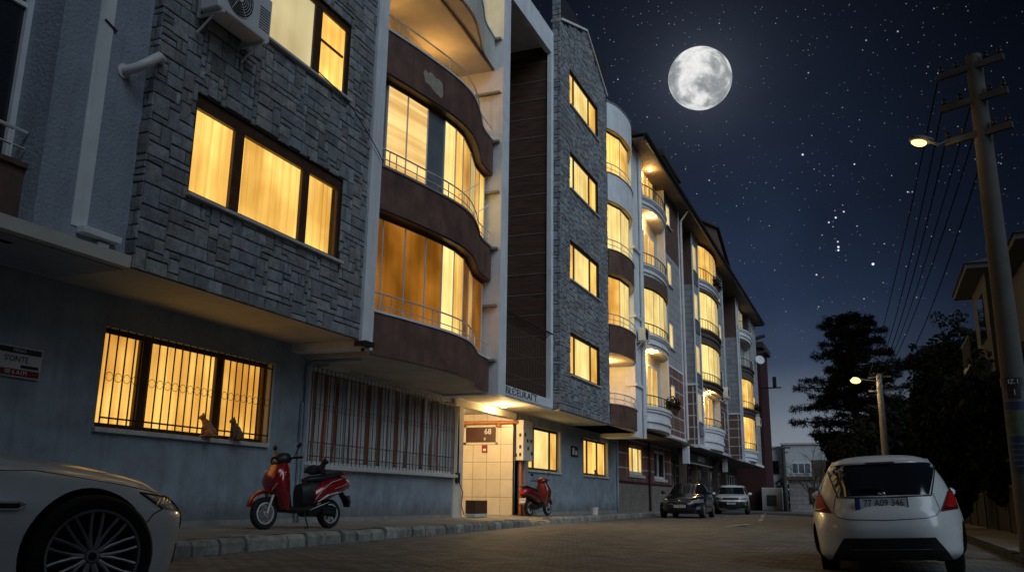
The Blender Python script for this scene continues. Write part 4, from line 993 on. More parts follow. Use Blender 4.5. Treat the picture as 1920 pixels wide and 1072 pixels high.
strip('road', [yrow(y, [kerb_x(y)-.05+(2.0-kerb_x(y)+.05)*k/24 for k in range(25)], 0) for y in ys if y >= 45.2], ASPH).name = 'far_road'
strip('ground', [[(x, y, gz(x)-.06) for x in (-700, -60, -20, -12, -8, -5, -3, 0, 3, 6, 20, 60, 700)] for y in (-200, -20, 0, 20, 40, 60, 100, 200, 700)], EARTH)
def drop(y): return .17-.12*max(0., 1-abs(y-22.6)/1.1)**.6 if abs(y-22.6) < 1.1 else .17
strip('pavement', [[(kerb_x(y)-.28, y, drop(y)-.006), (kerb_x(y)-.9, y, .17), (-10.2, y, .19), (-14, y, .20)] for y in [-14+i*.5 for i in range(228)]], SIDE)
# kerb stones
g = MB(); r = random.Random(9); y = -12.
while y < 96:
    L = r.uniform(.46, .54) if y < 45 else 1.; a = Vector((kerb_x(y), y, 0)); b = Vector((kerb_x(y+L-.045), y+L-.045, 0)); d = (b-a).normalized(); n = Vector((-d.y, d.x, 0))
    h = drop(y+L/2)+r.uniform(-.012, .01); tlt = r.uniform(-.015, .015); o = r.uniform(-.014, .014)
    p = [a-n*(o), b-n*(o+tlt*.4), b+n*.26, a+n*.26]
    c = .05; q = [a+n*(c*.9-o), b+n*(c*.9-o), b+n*.26, a+n*.26]
    vs = [(v.x, v.y, -.08) for v in p]+[(v.x, v.y, h-c+(tlt if i in (0, 3) else 0)) for i, v in enumerate(p)]+[(v.x, v.y, h+(tlt if i in (0, 3) else 0)) for i, v in enumerate(q)]
    k = r.uniform(.7, 1.2)
    g.add(vs, [(0, 1, 5, 4), (1, 2, 6, 5), (3, 0, 4, 7), (4, 5, 9, 8), (5, 6, 10, 9), (7, 4, 8, 11), (8, 9, 10, 11), (2, 3, 7, 6)], 0, (k, k, k*.97)); y += L
M['kerb2'] = mat('worn_kerb_blocks', (.30, .295, .265), .9, var=.55, scale=5., bump=.8, bscale=26., attr='tone')
tag(g.build('kerb', 'kerb2'), kind='structure')
strip('right_pavement', [[(2.02, y, gz(2.)+.1), (3.45, y, gz(3)+.12), (6, y, gz(3)+.12)] for y in ys], SIDE)
g = MB(); y = -12.
while y < 60: g.box(1.9, 2.04, y, y+.97, -.4, gz(2.)+.115+r.uniform(-.01, .01)); y += 1.
tag(g.build('right_kerb', 'kerb2'), kind='structure')
# road marking
g = MB()
for P_ in (((-3.95, 25.6), (-3.75, 29.2)), ((-4.0, 34.), (-4.6, 40.)), ((-4.7, 41.), (-5.6, 49.)), ((-5.9, 52), (-6.8, 62))):
    (xa, ya), (xb, yb) = P_
    for k in range(6):
        u0, u1 = k/6, (k+1)/6; g.quad((xa+(xb-xa)*u0-.07, ya+(yb-ya)*u0, gz(xa)+.024), (xa+(xb-xa)*u0+.07, ya+(yb-ya)*u0, gz(xa)+.024), (xa+(xb-xa)*u1+.07, ya+(yb-ya)*u1, gz(xa)+.024), (xa+(xb-xa)*u1-.07, ya+(yb-ya)*u1, gz(xa)+.024))
M['mark'] = mat('worn_road_paint', (.42, .42, .41), .8, var=.4, scale=9.)
tag(g.build('road_marking', 'mark'), kind='structure')
g = MB()
for _ in range(2600):
    x = r.uniform(-11, -6.5); y = r.uniform(76, 96); h = r.uniform(.06, .2); a = r.uniform(0, 6); g.add([(x, y, -.05), (x+.04*math.cos(a), y+.04*math.sin(a), -.05), (x+r.uniform(-.06, .06), y, h)], [(0, 1, 2)])
tag(g.build('grass', 'grass'), 'patch of short grass where the street ends', 'grass', kind='stuff')
g = MB()
for _ in range(900):
    y = r.uniform(8, 34); x = kerb_x(y)+abs(r.gauss(0, .06))+.01; s_ = r.uniform(.006, .02); g.ball((x, y, .004), (s_, s_, s_*.5), 0, 5, 3)
tag(g.build('gutter_gravel', 'concrete'), 'grit lying along the foot of the kerb', 'grit', kind='stuff')

# small things on the pavement
t = empty('planter_box', (-9.8, 20.9, .19), 'brown box standing at the foot of the entrance column', 'box')
g = MB(); g.box(-9.9, -9.62, 21.2, 22.0, .19, .28); g.build('foot', 'cream', t, bevel=.01); g = MB(); g.box(-9.9, -9.62, 21.2, 22.0, .28, .62); g.build('body', 'brownframe', t, bevel=.015)
t = empty('paint_bucket', (-9.1, 30.5, .18), 'small white bucket on the pavement by the kerb', 'bucket')
g = MB(); mm = Matrix.Translation((-9.15, 30.3, .175)); g.lathe([(0, 0), (.11, 0), (.13, .24), (.135, .25), (.12, .25), (.105, .03), (0, .03)], mm, 18); g.build('body', 'pvc', t, smooth=50); g = MB(); g.tube([mm @ Vector((.13*math.cos(a), .03, .22-.1*math.sin(a))) for a in [PI*i/10 for i in range(11)]], .004, 4); g.build('handle', 'metal', t)

# ------------------------------------------------------------------ poles, lamps, cables
def street_light_head(root, base, tip, energy, gs=1.):
    base = Vector(base); tip = Vector(tip); d = (tip-base).normalized(); s_ = d.cross(Vector((0, 0, 1))).normalized()
    L = (tip-base).length; rows = []
    for u, w, h0, h1 in ((0, .045, -.03, .035), (.12, .09, -.045, .06), (.45, .13, -.05, .085), (.8, .12, -.05, .075), (.97, .07, -.04, .03), (1., .02, -.02, 0.)):
        c = base+d*L*u; row = []
        for k in range(12):
            a = 2*PI*k/12; z = math.sin(a); row.append(c+s_*w*math.cos(a)+Vector((0, 0, (h1 if z > 0 else -h0)*z)))
        rows.append(row)
    g = MB(); g.loft(rows); hd = g.build('lamp_head', 'steel', root, smooth=50)
    g = MB(); m_ = Matrix((d, s_, Vector((0, 0, 1)))).transposed(); g.ball(base+d*L*.62+Vector((0, 0, -.045)), (L*.32, .10*gs, .075*gs), 0, 16, 8, m_); g.build('lamp_glass', 'streetbulb', hd, smooth=180)
    lamp_light('lamp_light', base+d*L*.62+Vector((0, 0, -.18)), energy, (1., .66, .30), .12, hd)
pl = empty('utility_pole', (2.2, 16, -.2), 'tall concrete pole with three crossarms, lit lamp and posters at right', 'utility pole')
g = MB(); g.lathe([(.205, -.1), (.2, .5), (.172, 3.4), (.13, 8.5), (0, 8.52)], Matrix.Translation((2.2, 16, -.15)), 20); g.build('pole', 'pole', pl, smooth=60)
arms = []
for z in (8.12, 7.50, 6.86):
    g = MB(); a = Vector((1.62, 16.14, z-.02)); b = Vector((2.62, 15.74, z+.02)); g.bar(a, b, .09, .11); arm = g.build('crossarm', 'steel', pl)
    for u in (.06, .3, .75, .95):
        p = a.lerp(b, u)+Vector((0, 0, .05)); q = MB(); q.lathe([(.012, 0), (.012, .05), (.04, .05), (.045, .09), (.03, .1), (.045, .12), (.03, .15), (0, .16)], Matrix.Translation(p), 10); q.build('insulator', 'black', arm, smooth=50)
        arms.append(p+Vector((0, 0, .14)))
g = MB(); g.tube([(1.66, 16.1, 6.86), (1.5, 16.05, 6.8), (1.4, 16.02, 6.86)], .025, 8); g.build('lamp_bracket', 'steel', pl, smooth=60)
street_light_head(pl, (1.44, 16.03, 6.87), (1.04, 15.96, 6.94), 10.)
def pole_wrap(root, name, m_, z0, z1, a0, a1, r_, part=None):
    g = MB(); n = 14; rows = [[(2.2+(r_+.0)*math.cos(rad(a0+(a1-a0)*k/n)), 16+(r_)*math.sin(rad(a0+(a1-a0)*k/n)), z) for k in range(n+1)] for z in (z0, z1)]
    g.grid(rows); return g.build(name, m_, root, solid=.006)
# posters and plates fixed to the pole
po = empty('pole_poster', (2.1, 15.8, 1.8), 'torn poster, green picture above blue stripes, wrapped round the tall pole', 'poster')
pole_wrap(po, 'header', 'paper', 2.12, 2.42, 205, 330, .205); pole_wrap(po, 'picture', 'signgreen', 1.72, 2.12, 205, 330, .206); pole_wrap(po, 'footer', 'signblue', 1.18, 1.72, 205, 330, .207)
for k in range(5): pole_wrap(po, 'stripe', 'paper', 1.25+k*.085, 1.275+k*.085, 225, 320, .212)
pp = empty('street_name_plate', (2.1, 15.8, 2.5), 'dark plate with white figures on the tall pole, above the poster', 'sign')
pole_wrap(pp, 'panel', 'ink', 2.5, 2.64, 200, 300, .212)
pole_wrap(pp, 'lower_panel', 'ink', 2.31, 2.5, 235, 285, .214)
pole_wrap(pp, 'blue_panel', 'signblue', 2.14, 2.26, 210, 330, .213)
g = MB()
for i, (c, z, s_) in enumerate((('I', 2.57, .1), ('1', 2.40, .13))):
    a = rad(262); put_text(g, ('IZ.1', '1')[i], s_, (2.2+.222*math.cos(a), 16+.222*math.sin(a), z), (-math.sin(a), math.cos(a), 0), (0, 0, 1), .002)
g.build('lettering', 'wink', pp)
p2 = empty('street_lamp', (.58, 45, -.15), 'pole with glowing lamp in front of the dark cedar', 'street lamp')
g = MB(); g.lathe([(.19, 0), (.16, 3), (.13, 6.9), (0, 6.92)], Matrix.Translation((.58, 45, -.2)), 14); g.build('pole', 'concrete', p2, smooth=60)
g = MB(); g.tube([(.55, 45, 6.35), (.1, 44.9, 6.42), (-.1, 44.85, 6.42)], .035, 8); g.bar((.55, 45, 5.0), (.1, 44.9, 5.2), .06); g.build('lamp_bracket', 'steel', p2)
street_light_head(p2, (0, 44.88, 6.42), (-.75, 44.7, 6.46), 200., 2.)
far_pts = []
for z in (6.55, 5.9):
    g = MB(); g.bar((.1, 45.1, z), (1.1, 44.9, z), .09); g.build('crossarm', 'steel', p2)
    far_pts += [Vector((.1+u, 45.1-.2*u, z+.08)) for u in (.05, .35, .7, .95)]
names = ['uppermost', 'second', 'third', 'fourth', 'fifth', 'lowest']
for i, (ia, ib) in enumerate(((0, 0), (2, 2), (4, 1), (6, 5), (8, 4), (10, 6))):
    a = arms[ia]; b = far_pts[ib]; g = MB(); sg = .35+.1*i
    g.tube([a.lerp(b, k/20)-Vector((0, 0, sg*4*(k/20)*(1-k/20))) for k in range(21)], .013, 5)
    tag(g.build('power_cable', 'cable'), 'thin black cable strung from the tall pole to the street lamp', 'cable', 'cables between the poles')
p3 = empty('utility_pole', (-7.1, 80, -.1), 'small far wooden pole with a short crossarm before the white house', 'utility pole')
g = MB(); g.lathe([(.2, 0), (.14, 5.7), (0, 5.72)], Matrix.Translation((-7.1, 79.9, -.2)), 10); g.build('pole', 'pole', p3, smooth=60); g = MB(); g.bar((-7.8, 79.8, 5.3), (-6.5, 79.8, 5.3), .12); g.bar((-7.8, 79.8, 4.9), (-6.7, 79.8, 4.9), .1); g.build('crossarm', 'steel', p3)

# ------------------------------------------------------------------ trees
def leaves(g, c, n, rx, ry, rz, s0, s1, r, flat=1., mi=0):
    for _ in range(n):
        d = Vector((r.gauss(0, 1), r.gauss(0, 1), r.gauss(0, 1))); d.normalize(); d *= r.random()**.45
        p = Vector((c[0]+d.x*rx, c[1]+d.y*ry, c[2]+d.z*rz)); s_ = r.uniform(s0, s1)
        a = Vector((r.gauss(0, 1), r.gauss(0, 1), r.gauss(0, 1)*flat)).normalized()*s_; b = a.cross(Vector((r.gauss(0, 1), r.gauss(0, 1), r.gauss(0, 1)))).normalized()*s_*.55
        g.add([p-a, p-b, p+a, p+b], [(0, 1, 2, 3)], mi)
def broadleaf(name, x, y, h, w, n, label, seed, group='trees and bushes on the right', low=.1):
    r = random.Random(seed); z0 = -.2; t = empty(name, (x, y, z0), label, 'tree', group)
    g = MB(); cl = []
    g.tube([(x, y, z0-.1), (x+.1, y, z0+h*.3), (x, y+.1, z0+h*.6)], [.2*h/7, .15*h/7, .06*h/7], 8)
    for k in range(16):
        a = r.uniform(0, 2*PI); u = r.random(); zz = z0+h*(low+.12+(.82-low)*u); rr = w*math.sin(PI*min(1, .25+.75*(1-u)))*r.uniform(.35, .95)
        c = (x+rr*math.cos(a), y+rr*math.sin(a), zz); cl.append(c)
        g.tube([(x, y, z0+h*.15+(zz-z0)*.45), ((x*.5+c[0]*.5), (y*.5+c[1]*.5), zz-.25), c], [.05, .035, .015], 5)
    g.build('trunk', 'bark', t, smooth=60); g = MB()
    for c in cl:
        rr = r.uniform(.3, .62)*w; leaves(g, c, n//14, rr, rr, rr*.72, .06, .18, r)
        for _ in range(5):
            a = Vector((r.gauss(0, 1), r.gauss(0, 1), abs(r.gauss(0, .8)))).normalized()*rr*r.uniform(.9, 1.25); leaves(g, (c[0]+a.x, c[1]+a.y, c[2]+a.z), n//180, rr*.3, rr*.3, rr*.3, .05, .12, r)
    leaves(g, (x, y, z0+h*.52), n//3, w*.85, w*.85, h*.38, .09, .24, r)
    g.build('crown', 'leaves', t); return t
broadleaf('broadleaf_tree', 3.1, 43, 7.9, 1.75, 9000, 'dark leafy tree just right of the glowing street lamp pole', 1)
broadleaf('broadleaf_tree', 4.6, 38, 7.6, 2.3, 9000, 'tallest dark leafy tree, left of the dim house', 2)
broadleaf('broadleaf_tree', 4.3, 24.5, 4.9, 1.5, 9000, 'dense dark tree beside the tall pole, in front of the dim house', 3)
broadleaf('broadleaf_tree', 3.9, 29, 4.6, 1.5, 8000, 'dark bushy tree behind the slatted fence, under the dim house', 4)
broadleaf('broadleaf_tree', -1.0, 52, 4.6, 1.5, 6000, 'low bushy tree at the foot of the cedar, behind the white hatchback', 5)
broadleaf('broadleaf_tree', 2.3, 33, 3.6, 1.1, 7000, 'rounded dark bush behind the roof of the white hatchback', 6)
broadleaf('broadleaf_tree', 7.2, 33, 6.5, 2.2, 7000, 'dark tree at the right edge behind the tall pole', 7)
broadleaf('broadleaf_tree', 5.6, 52, 6.4, 2.6, 7000, 'far dark tree filling the gap between the white hatchback and the slatted fence', 8)
broadleaf('broadleaf_tree', -1.7, 58, 5.2, 1.25, 6000, 'dark bush under the left branches of the cedar', 9)
broadleaf('broadleaf_tree', -.3, 50, 6.0, 1.6, 7000, 'dark crown in front of the cedar trunk, left of the lamp pole', 10)
broadleaf('broadleaf_tree', 2.0, 52, 7.2, 1.7, 7000, 'dark tree between the cedar and the tallest trees, right of the lamp pole', 12)
def cedar():
    r = random.Random(21); x0, y0 = -.72, 55.; t = empty('cedar_tree', (x0, y0, -.2), 'tall dark cedar with flat spreading tiers of branches', 'tree')
    g = MB(); g.tube([(x0, y0, -.3), (x0+.05, y0, 4), (x0-.03, y0, 8), (x0, y0, 11.9)], [.34, .26, .15, .02], 10); f = MB()
    tiers = [(11.75, .5, .6), (11.3, 1.5, 1.5), (10.85, 1.9, .9), (10.4, 1.0, 2.6), (9.75, 1.9, 1.0), (9.2, 1.2, 2.0), (8.75, .8, 3.9), (8.2, 1.7, 3.0), (7.75, 3.3, 1.6), (7.1, 1.9, 2.4), (6.75, 2.9, 2.9), (6.15, 4.1, 2.0), (5.4, 3.2, 3.2), (4.7, 3.0, 3.4), (3.8, 2.6, 3.0)]
    for z, l, rt in tiers:
        nb = 7 if z > 11 else 9
        for k in range(nb):
            a = 2*PI*(k+r.random()*.7)/nb; cx, cy = math.cos(a), math.sin(a); L = ((rt if cx > 0 else l)*abs(cx)**.8+(l+rt)*.5*abs(cy)*.7)*r.uniform(.5, 1.12)
            if L < .3: continue
            up = r.uniform(.0, .34)*L*.5; zj = r.uniform(-.36, .3); P_ = [(x0, y0, z-.25)]
            for u in (.35, .7, 1.): P_.append((x0+cx*L*u, y0+cy*L*u, z-.25+zj+up*math.sin(u*2.2)+r.uniform(-.08, .08)))
            g.tube(P_, [.06, .045, .03, .008], 5)
            for q in range(int(18+L*38)):
                u = r.uniform(.22, 1.02); w_ = (.16+.32*math.sin(PI*min(1, u))*min(1, L/2.2))
                i = min(2, int(u*3)); pt = Vector(P_[i]).lerp(Vector(P_[i+1]), u*3-i if u < 1 else 1.)
                c = pt+Vector((-cy, cx, 0))*r.uniform(-1, 1)*w_*1.3+Vector((0, 0, r.gauss(-.04, .11)))
                for _ in range(8):
                    s_ = r.uniform(.10, .26); b = Vector((r.gauss(0, 1)+cx*.8, r.gauss(0, 1)+cy*.8, r.gauss(0, .5)+.2)).normalized()*s_; w2 = b.cross(Vector((0, 0, 1))).normalized()*.04; o = c+Vector((r.uniform(-.12, .12), r.uniform(-.12, .12), r.uniform(-.05, .05)))
                    f.add([o-w2, o+w2, o+b], [(0, 1, 2)])
    g.build('trunk', 'bark', t, smooth=60); f.build('crown', 'needles', t)
cedar()
def bare():
    r = random.Random(5); t = empty('bare_tree', (-3.9, 66, -.2), 'leafless twiggy tree under the left branches of the cedar', 'tree'); g = MB()
    def br(p, d, L, rd, n):
        q = p+d*L; g.tube([p, p.lerp(q, .5)+Vector((r.uniform(-.05, .05), r.uniform(-.05, .05), 0))*L, q], [rd, rd*.8, rd*.6], 4)
        if n == 0: return
        for _ in range(3 if n > 1 else 4):
            d2 = (d+Vector((r.gauss(0, .5), r.gauss(0, .5), r.gauss(.05, .35)))).normalized(); br(p.lerp(q, r.uniform(.5, 1)), d2, L*r.uniform(.55, .8), rd*.55, n-1)
    for k in range(3): br(Vector((-3.9, 66, -.2)), Vector((.25*(k-1), r.uniform(-.2, .2), 1)).normalized(), 2.1, .07, 5)
    g.build('branches', 'bark', t)
bare()

# ------------------------------------------------------------------ cats
def blob(name, balls, m_, parent=None, vox=.012, label=None, cat=None, group=None):
    g = MB()
    for c, rr, mt in balls: g.ball(c, rr, 0, 16, 10, mt)
    o = g.build(name, m_)
    md = o.modifiers.new('join', 'REMESH'); md.mode = 'VOXEL'; md.voxel_size = vox; sm = o.modifiers.new('soft', 'SMOOTH'); sm.iterations = 4; sm.factor = .6
    dg = bpy.context.evaluated_depsgraph_get(); dg.update(); me = bpy.data.meshes.new_from_object(o.evaluated_get(dg)); old = o.data; o.modifiers.clear(); o.data = me; bpy.data.meshes.remove(old)
    me.polygons.foreach_set('use_smooth', [True]*len(me.polygons)); me.update()
    if not me.materials: me.materials.append(M[m_])
    return tag(o, label, cat, group)
def cat(name, loc, yaw, m_, label, pose='sit', s_=1., head=0.):
    T = Matrix.Translation(loc) @ Matrix.Rotation(yaw, 4, 'Z') @ Matrix.Scale(s_, 4); R3 = T.to_3x3().normalized()
    def B(c, r_, rot=None): return (T @ Vector(c), tuple(a*s_ for a in r_), R3 @ (rot or Matrix.Identity(3)))
    Ry = lambda a: Matrix.Rotation(a, 3, 'Y'); H = Matrix.Rotation(head, 3, 'Z'); hc = Vector((.095, 0, .305))
    if pose == 'sit':
        b = [B((-.03, 0, .085), (.105, .085, .085)), B((0., 0, .14), (.085, .072, .11), Ry(.35)), B((.04, 0, .21), (.06, .056, .085), Ry(.4)), B((.075, 0, .265), (.043, .042, .055), Ry(.4))]
        for sg in (-1, 1): b += [B((.085, sg*.035, .09), (.02, .02, .095)), B((.105, sg*.035, .012), (.03, .02, .014)), B((-.01, sg*.07, .055), (.065, .032, .055)), B((.045, sg*.075, .014), (.04, .02, .015))]
        b += [B((-.12, .04, .02), (.05, .018, .018)), B((-.13, .085, .02), (.025, .05, .017)), B((-.09, .125, .02), (.045, .017, .016))]
    else:
        b = [B((-.05, 0, .085), (.125, .085, .085)), B((.05, 0, .09), (.10, .07, .075)), B((.1, 0, .15), (.05, .045, .06), Ry(.5))]
        for sg in (-1, 1): b += [B((.12, sg*.04, .03), (.05, .02, .025)), B((-.06, sg*.075, .045), (.07, .03, .045))]
        b += [B((-.17, .03, .05), (.06, .018, .018)), B((-.2, .09, .05), (.02, .06, .018))]; hc = Vector((.135, 0, .215))
    def Hd(c, r_, rot=None): v = hc+H @ Vector(c); return B(v, r_, H @ (rot or Matrix.Identity(3)))
    b += [Hd((0, 0, 0), (.052, .05, .046)), Hd((.045, 0, -.012), (.022, .026, .02)), Hd((.02, .022, -.008), (.028, .024, .026)), Hd((.02, -.022, -.008), (.028, .024, .026))]
    for sg in (-1, 1): b += [Hd((-.004, sg*.032, .048), (.011, .019, .03), Matrix.Rotation(sg*.3, 3, 'X')), Hd((-.004, sg*.037, .066), (.007, .01, .02), Matrix.Rotation(sg*.3, 3, 'X'))]
    o = blob(name, b, m_, vox=.0085*s_, label=label, cat='cat')
    g = MB()
    for sg in (-1, 1): c, r_, mt = Hd((.047, sg*.02, .012), (.006, .006, .007)); g.ball(c, r_, 0, 8, 6, mt)
    me = g.build('eyes', 'ink', o, smooth=180)
    return o
cat('cat', (-9.9, 11.33, 1.56), rad(-140), 'cat_ginger', 'ginger cat sitting on the sill before the middle pane of the grilled lit window', s_=1.02, head=.3)
cat('cat', (-9.9, 12.03, 1.56), rad(-100), 'cat_tabby', 'dark tabby cat sitting on the sill near the right end of the grilled lit window', s_=1.0, head=-.3)
cat('cat', (-9.93, 33.1, 1.57), rad(-90), 'cat_tabby', 'small cat lying on the sill of the lit window beside the notice board', s_=.85, head=-.6, pose='lie')

def balcony_plant(loc, w, h, label, seed):
    r = random.Random(seed); x, y, z = loc; t = empty('potted_plant', loc, label, 'plant')
    g = MB(); g.box(x-.11, x+.11, y-w/2, y+w/2, z, z+.18); g.build('planter', 'brownframe', t, bevel=.01); g = MB()
    for _ in range(420):
        p = Vector((x+r.gauss(0, .12), y+r.uniform(-.55, .55)*w*1.1, z+.16+h*abs(r.gauss(0, .45)))); a = Vector((r.gauss(0, 1), r.gauss(0, 1), r.gauss(0, 1))).normalized()*r.uniform(.05, .11); b = a.cross(Vector((r.gauss(0, 1), r.gauss(0, 1), r.gauss(0, 1)))).normalized()*.04
        g.quad(p-a, p-b, p+a, p+b)
    g.build('foliage', 'leaves', t)
balcony_plant((-8.1, 39.0, 4.5), 1.3, .45, 'dark plant on the lowest bowed balcony next to the stone building', 1)
balcony_plant((-8.0, 52.6, 13.16), 1.2, .6, 'plant hanging over the top balcony under the brown gable', 2)
balcony_plant((-8.05, 70.6, 7.42), 1.0, .5, 'plant at the end of a lit balcony on the farthest pale building', 3)
ac_unit(-8.46, 55.5, 7.0, .95, .65, .32, 'dark air conditioner at the right end of a glazed balcony under the brown gable', None, False)
ac_unit(-8.46, 71.9, 6.6, .95, .65, .32, 'small air conditioner on the farthest pale building, beside a lit balcony', None, False)
t = empty('satellite_dish', (-8.2, 74.6, 12.2), 'pale satellite dish high on the farthest pale building', 'satellite dish')
g = MB(); m_ = Matrix.Translation((-8.1, 74.6, 12.2)) @ Matrix.Rotation(1.2, 4, 'X') @ Matrix.Rotation(.5, 4, 'Y'); g.lathe([(0, 0), (.2, .03), (.38, .1), (.39, .1), (.2, .02), (0, -.01)], m_, 20); g.build('dish', 'pvc', t, smooth=60)
g = MB(); g.tube([(-8.5, 74.6, 12.0), (-8.2, 74.6, 12.05), (-8.1, 74.6, 12.2)], .03, 6); g.build('arm', 'steel', t)
# ------------------------------------------------------------------ vehicles
class CarSurf:
    """body skin made of stacked plan outlines: (z, x_front, x_rear, half_width, n_front, n_rear, tilt, crown)"""
    def __init__(s, sl): s.s = [tuple(map(float, a)) for a in sl]
    def lev(s, v):
        n = len(s.s)-1; v = max(0., min(n-1e-6, v)); i = int(v); t = v-i
        P = [s.s[max(0, min(n, j))] for j in (i-1, i, i+1, i+2)]
        return [.5*((2*b)+(c-a)*t+(2*a-5*b+4*c-d)*t*t+(3*b-a-3*c+d)*t**3) for a, b, c, d in zip(*P)]
    def pt(s, th, v):
        z, xf, xr, w, nf, nr, tl, cr = s.lev(v); c, q = math.cos(th), math.sin(th); n = nf if c > 0 else nr; a = (xf-xr)/2
        x = (xf+xr)/2+a*math.copysign(abs(c)**(2/n), c); y = w*math.copysign(abs(q)**(2/n), q)
        return Vector((x, y, z+tl*x+cr*(1-(y/w)**2)))
    def th_y(s, y, v, front):
        z, xf, xr, w, nf, nr, tl, cr = s.lev(v); n = nf if front else nr
        q = min(1., abs(y)/w)**(n/2); c = math.sqrt(max(0, 1-q*q))*(1 if front else -1)
        return math.atan2(math.copysign(q, y), c)
    def th_x(s, x, v, sg):
        z, xf, xr, w, nf, nr, tl, cr = s.lev(v); a = (xf-xr)/2; u = (x-(xf+xr)/2)/a; n = nf if u > 0 else nr
        c = math.copysign(min(1., abs(u))**(n/2), u); return math.atan2(sg*math.sqrt(max(0, 1-c*c)), c)
    def v_of_z(s, z):
        lo, hi = 0., len(s.s)-1.
        for _ in range(40):
            m = (lo+hi)/2
            if s.lev(m)[0] < z: lo = m
            else: hi = m
        return lo
    def nrm(s, th, v):
        e = 1e-3; a = s.pt(th+e, v)-s.pt(th-e, v); v0, v1 = max(0, v-e*8), min(len(s.s)-1, v+e*8); b = s.pt(th, v1)-s.pt(th, v0); n = a.cross(b)
        return n.normalized() if n.length > 1e-12 else Vector((0, 0, 1))
    def mesh(s, M_=128, sub=6):
        rows = []; N = (len(s.s)-1)*sub
        ths = [2*PI*k/M_ for k in range(M_)]
        for i in range(N+1): rows.append([s.pt(t, i/sub) for t in ths])
        g = MB(); g.grid(rows, 0, True); top = rows[-1]
        c = sum(top, Vector())/len(top); zt = max(p.z for p in top); ring2 = [p.lerp(c, .45)+Vector((0, 0, .012)) for p in top]; ring3 = [p.lerp(c, .85)+Vector((0, 0, .018)) for p in top]
        g.grid([top, ring2, ring3], 0, True); g.add(ring3+[c+Vector((0, 0, .02))], [(k, (k+1) % M_, M_) for k in range(M_)])
        g.add(rows[0], [tuple(range(M_))[::-1]]); return g
    def patch(s, g, P, kind, off=.004, n=8, m=6, mi=0, sg=1):
        """P: four corners (coord, z) bl, br, tr, tl; kind 'rear' | 'front' (coord = y) or 'side' (coord = x)"""
        rows = []
        for j in range(m+1):
            row = []
            for i in range(n+1):
                u, w = i/n, j/m; a = [(1-u)*(1-w), u*(1-w), u*w, (1-u)*w]
                c = sum(k*p[0] for k, p in zip(a, P)); z = sum(k*p[1] for k, p in zip(a, P)); v = s.v_of_z(z)
                th = s.th_x(c, v, sg) if kind == 'side' else s.th_y(c, v, kind == 'front')
                row.append(s.pt(th, v)+s.nrm(th, v)*off)
            rows.append(row)
        g.grid(rows, mi)
    def line(s, g, pts, kind, r=.004, off=.001, sg=1, mi=0, n=10, flat=False):
        out = []
        for a, b in zip(pts, pts[1:]):
            for k in range(n+1):
                c = a[0]+(b[0]-a[0])*k/n; z = a[1]+(b[1]-a[1])*k/n; v = s.v_of_z(z); th = s.th_x(c, v, sg) if kind == 'side' else s.th_y(c, v, kind == 'front')
                out.append(s.pt(th, v)+s.nrm(th, v)*off)
        g.tube(out, r, 5, mi)

def car_body(root, cs, paint, arches, cr=.36, M_=128, sub=6, inner='black'):
    g = cs.mesh(M_, sub); o = g.build('body', [paint, inner], root, local=True)
    dg = bpy.context.evaluated_depsgraph_get()
    for x, y, z, r_ in arches:
        c = MB(); sgn = 1 if y > 0 else -1
        c.lathe([(0, 0), (r_, 0), (r_, .62), (0, .62)], Matrix.Translation((x, y-sgn*.30, z)) @ Matrix.Rotation(-sgn*PI/2, 4, 'X'), 40)
        k = c.build('cutter', inner); k.matrix_world = wm(root); 
        me = k.data
        bmf = o.modifiers.new('arch', 'BOOLEAN'); bmf.operation = 'DIFFERENCE'; bmf.object = k; bmf.solver = 'EXACT'
        try: bmf.material_mode = 'TRANSFER'
        except Exception: pass
        dg.update(); bpy.context.view_layer.update(); dg = bpy.context.evaluated_depsgraph_get()
        nm = bpy.data.meshes.new_from_object(o.evaluated_get(dg)); old = o.data; o.modifiers.clear(); o.data = nm; bpy.data.meshes.remove(old)
        bpy.data.objects.remove(k); bpy.data.meshes.remove(me)
    o.data.polygons.foreach_set('use_smooth', [True]*len(o.data.polygons)); o.data.set_sharp_from_angle(angle=rad(38))
    return o

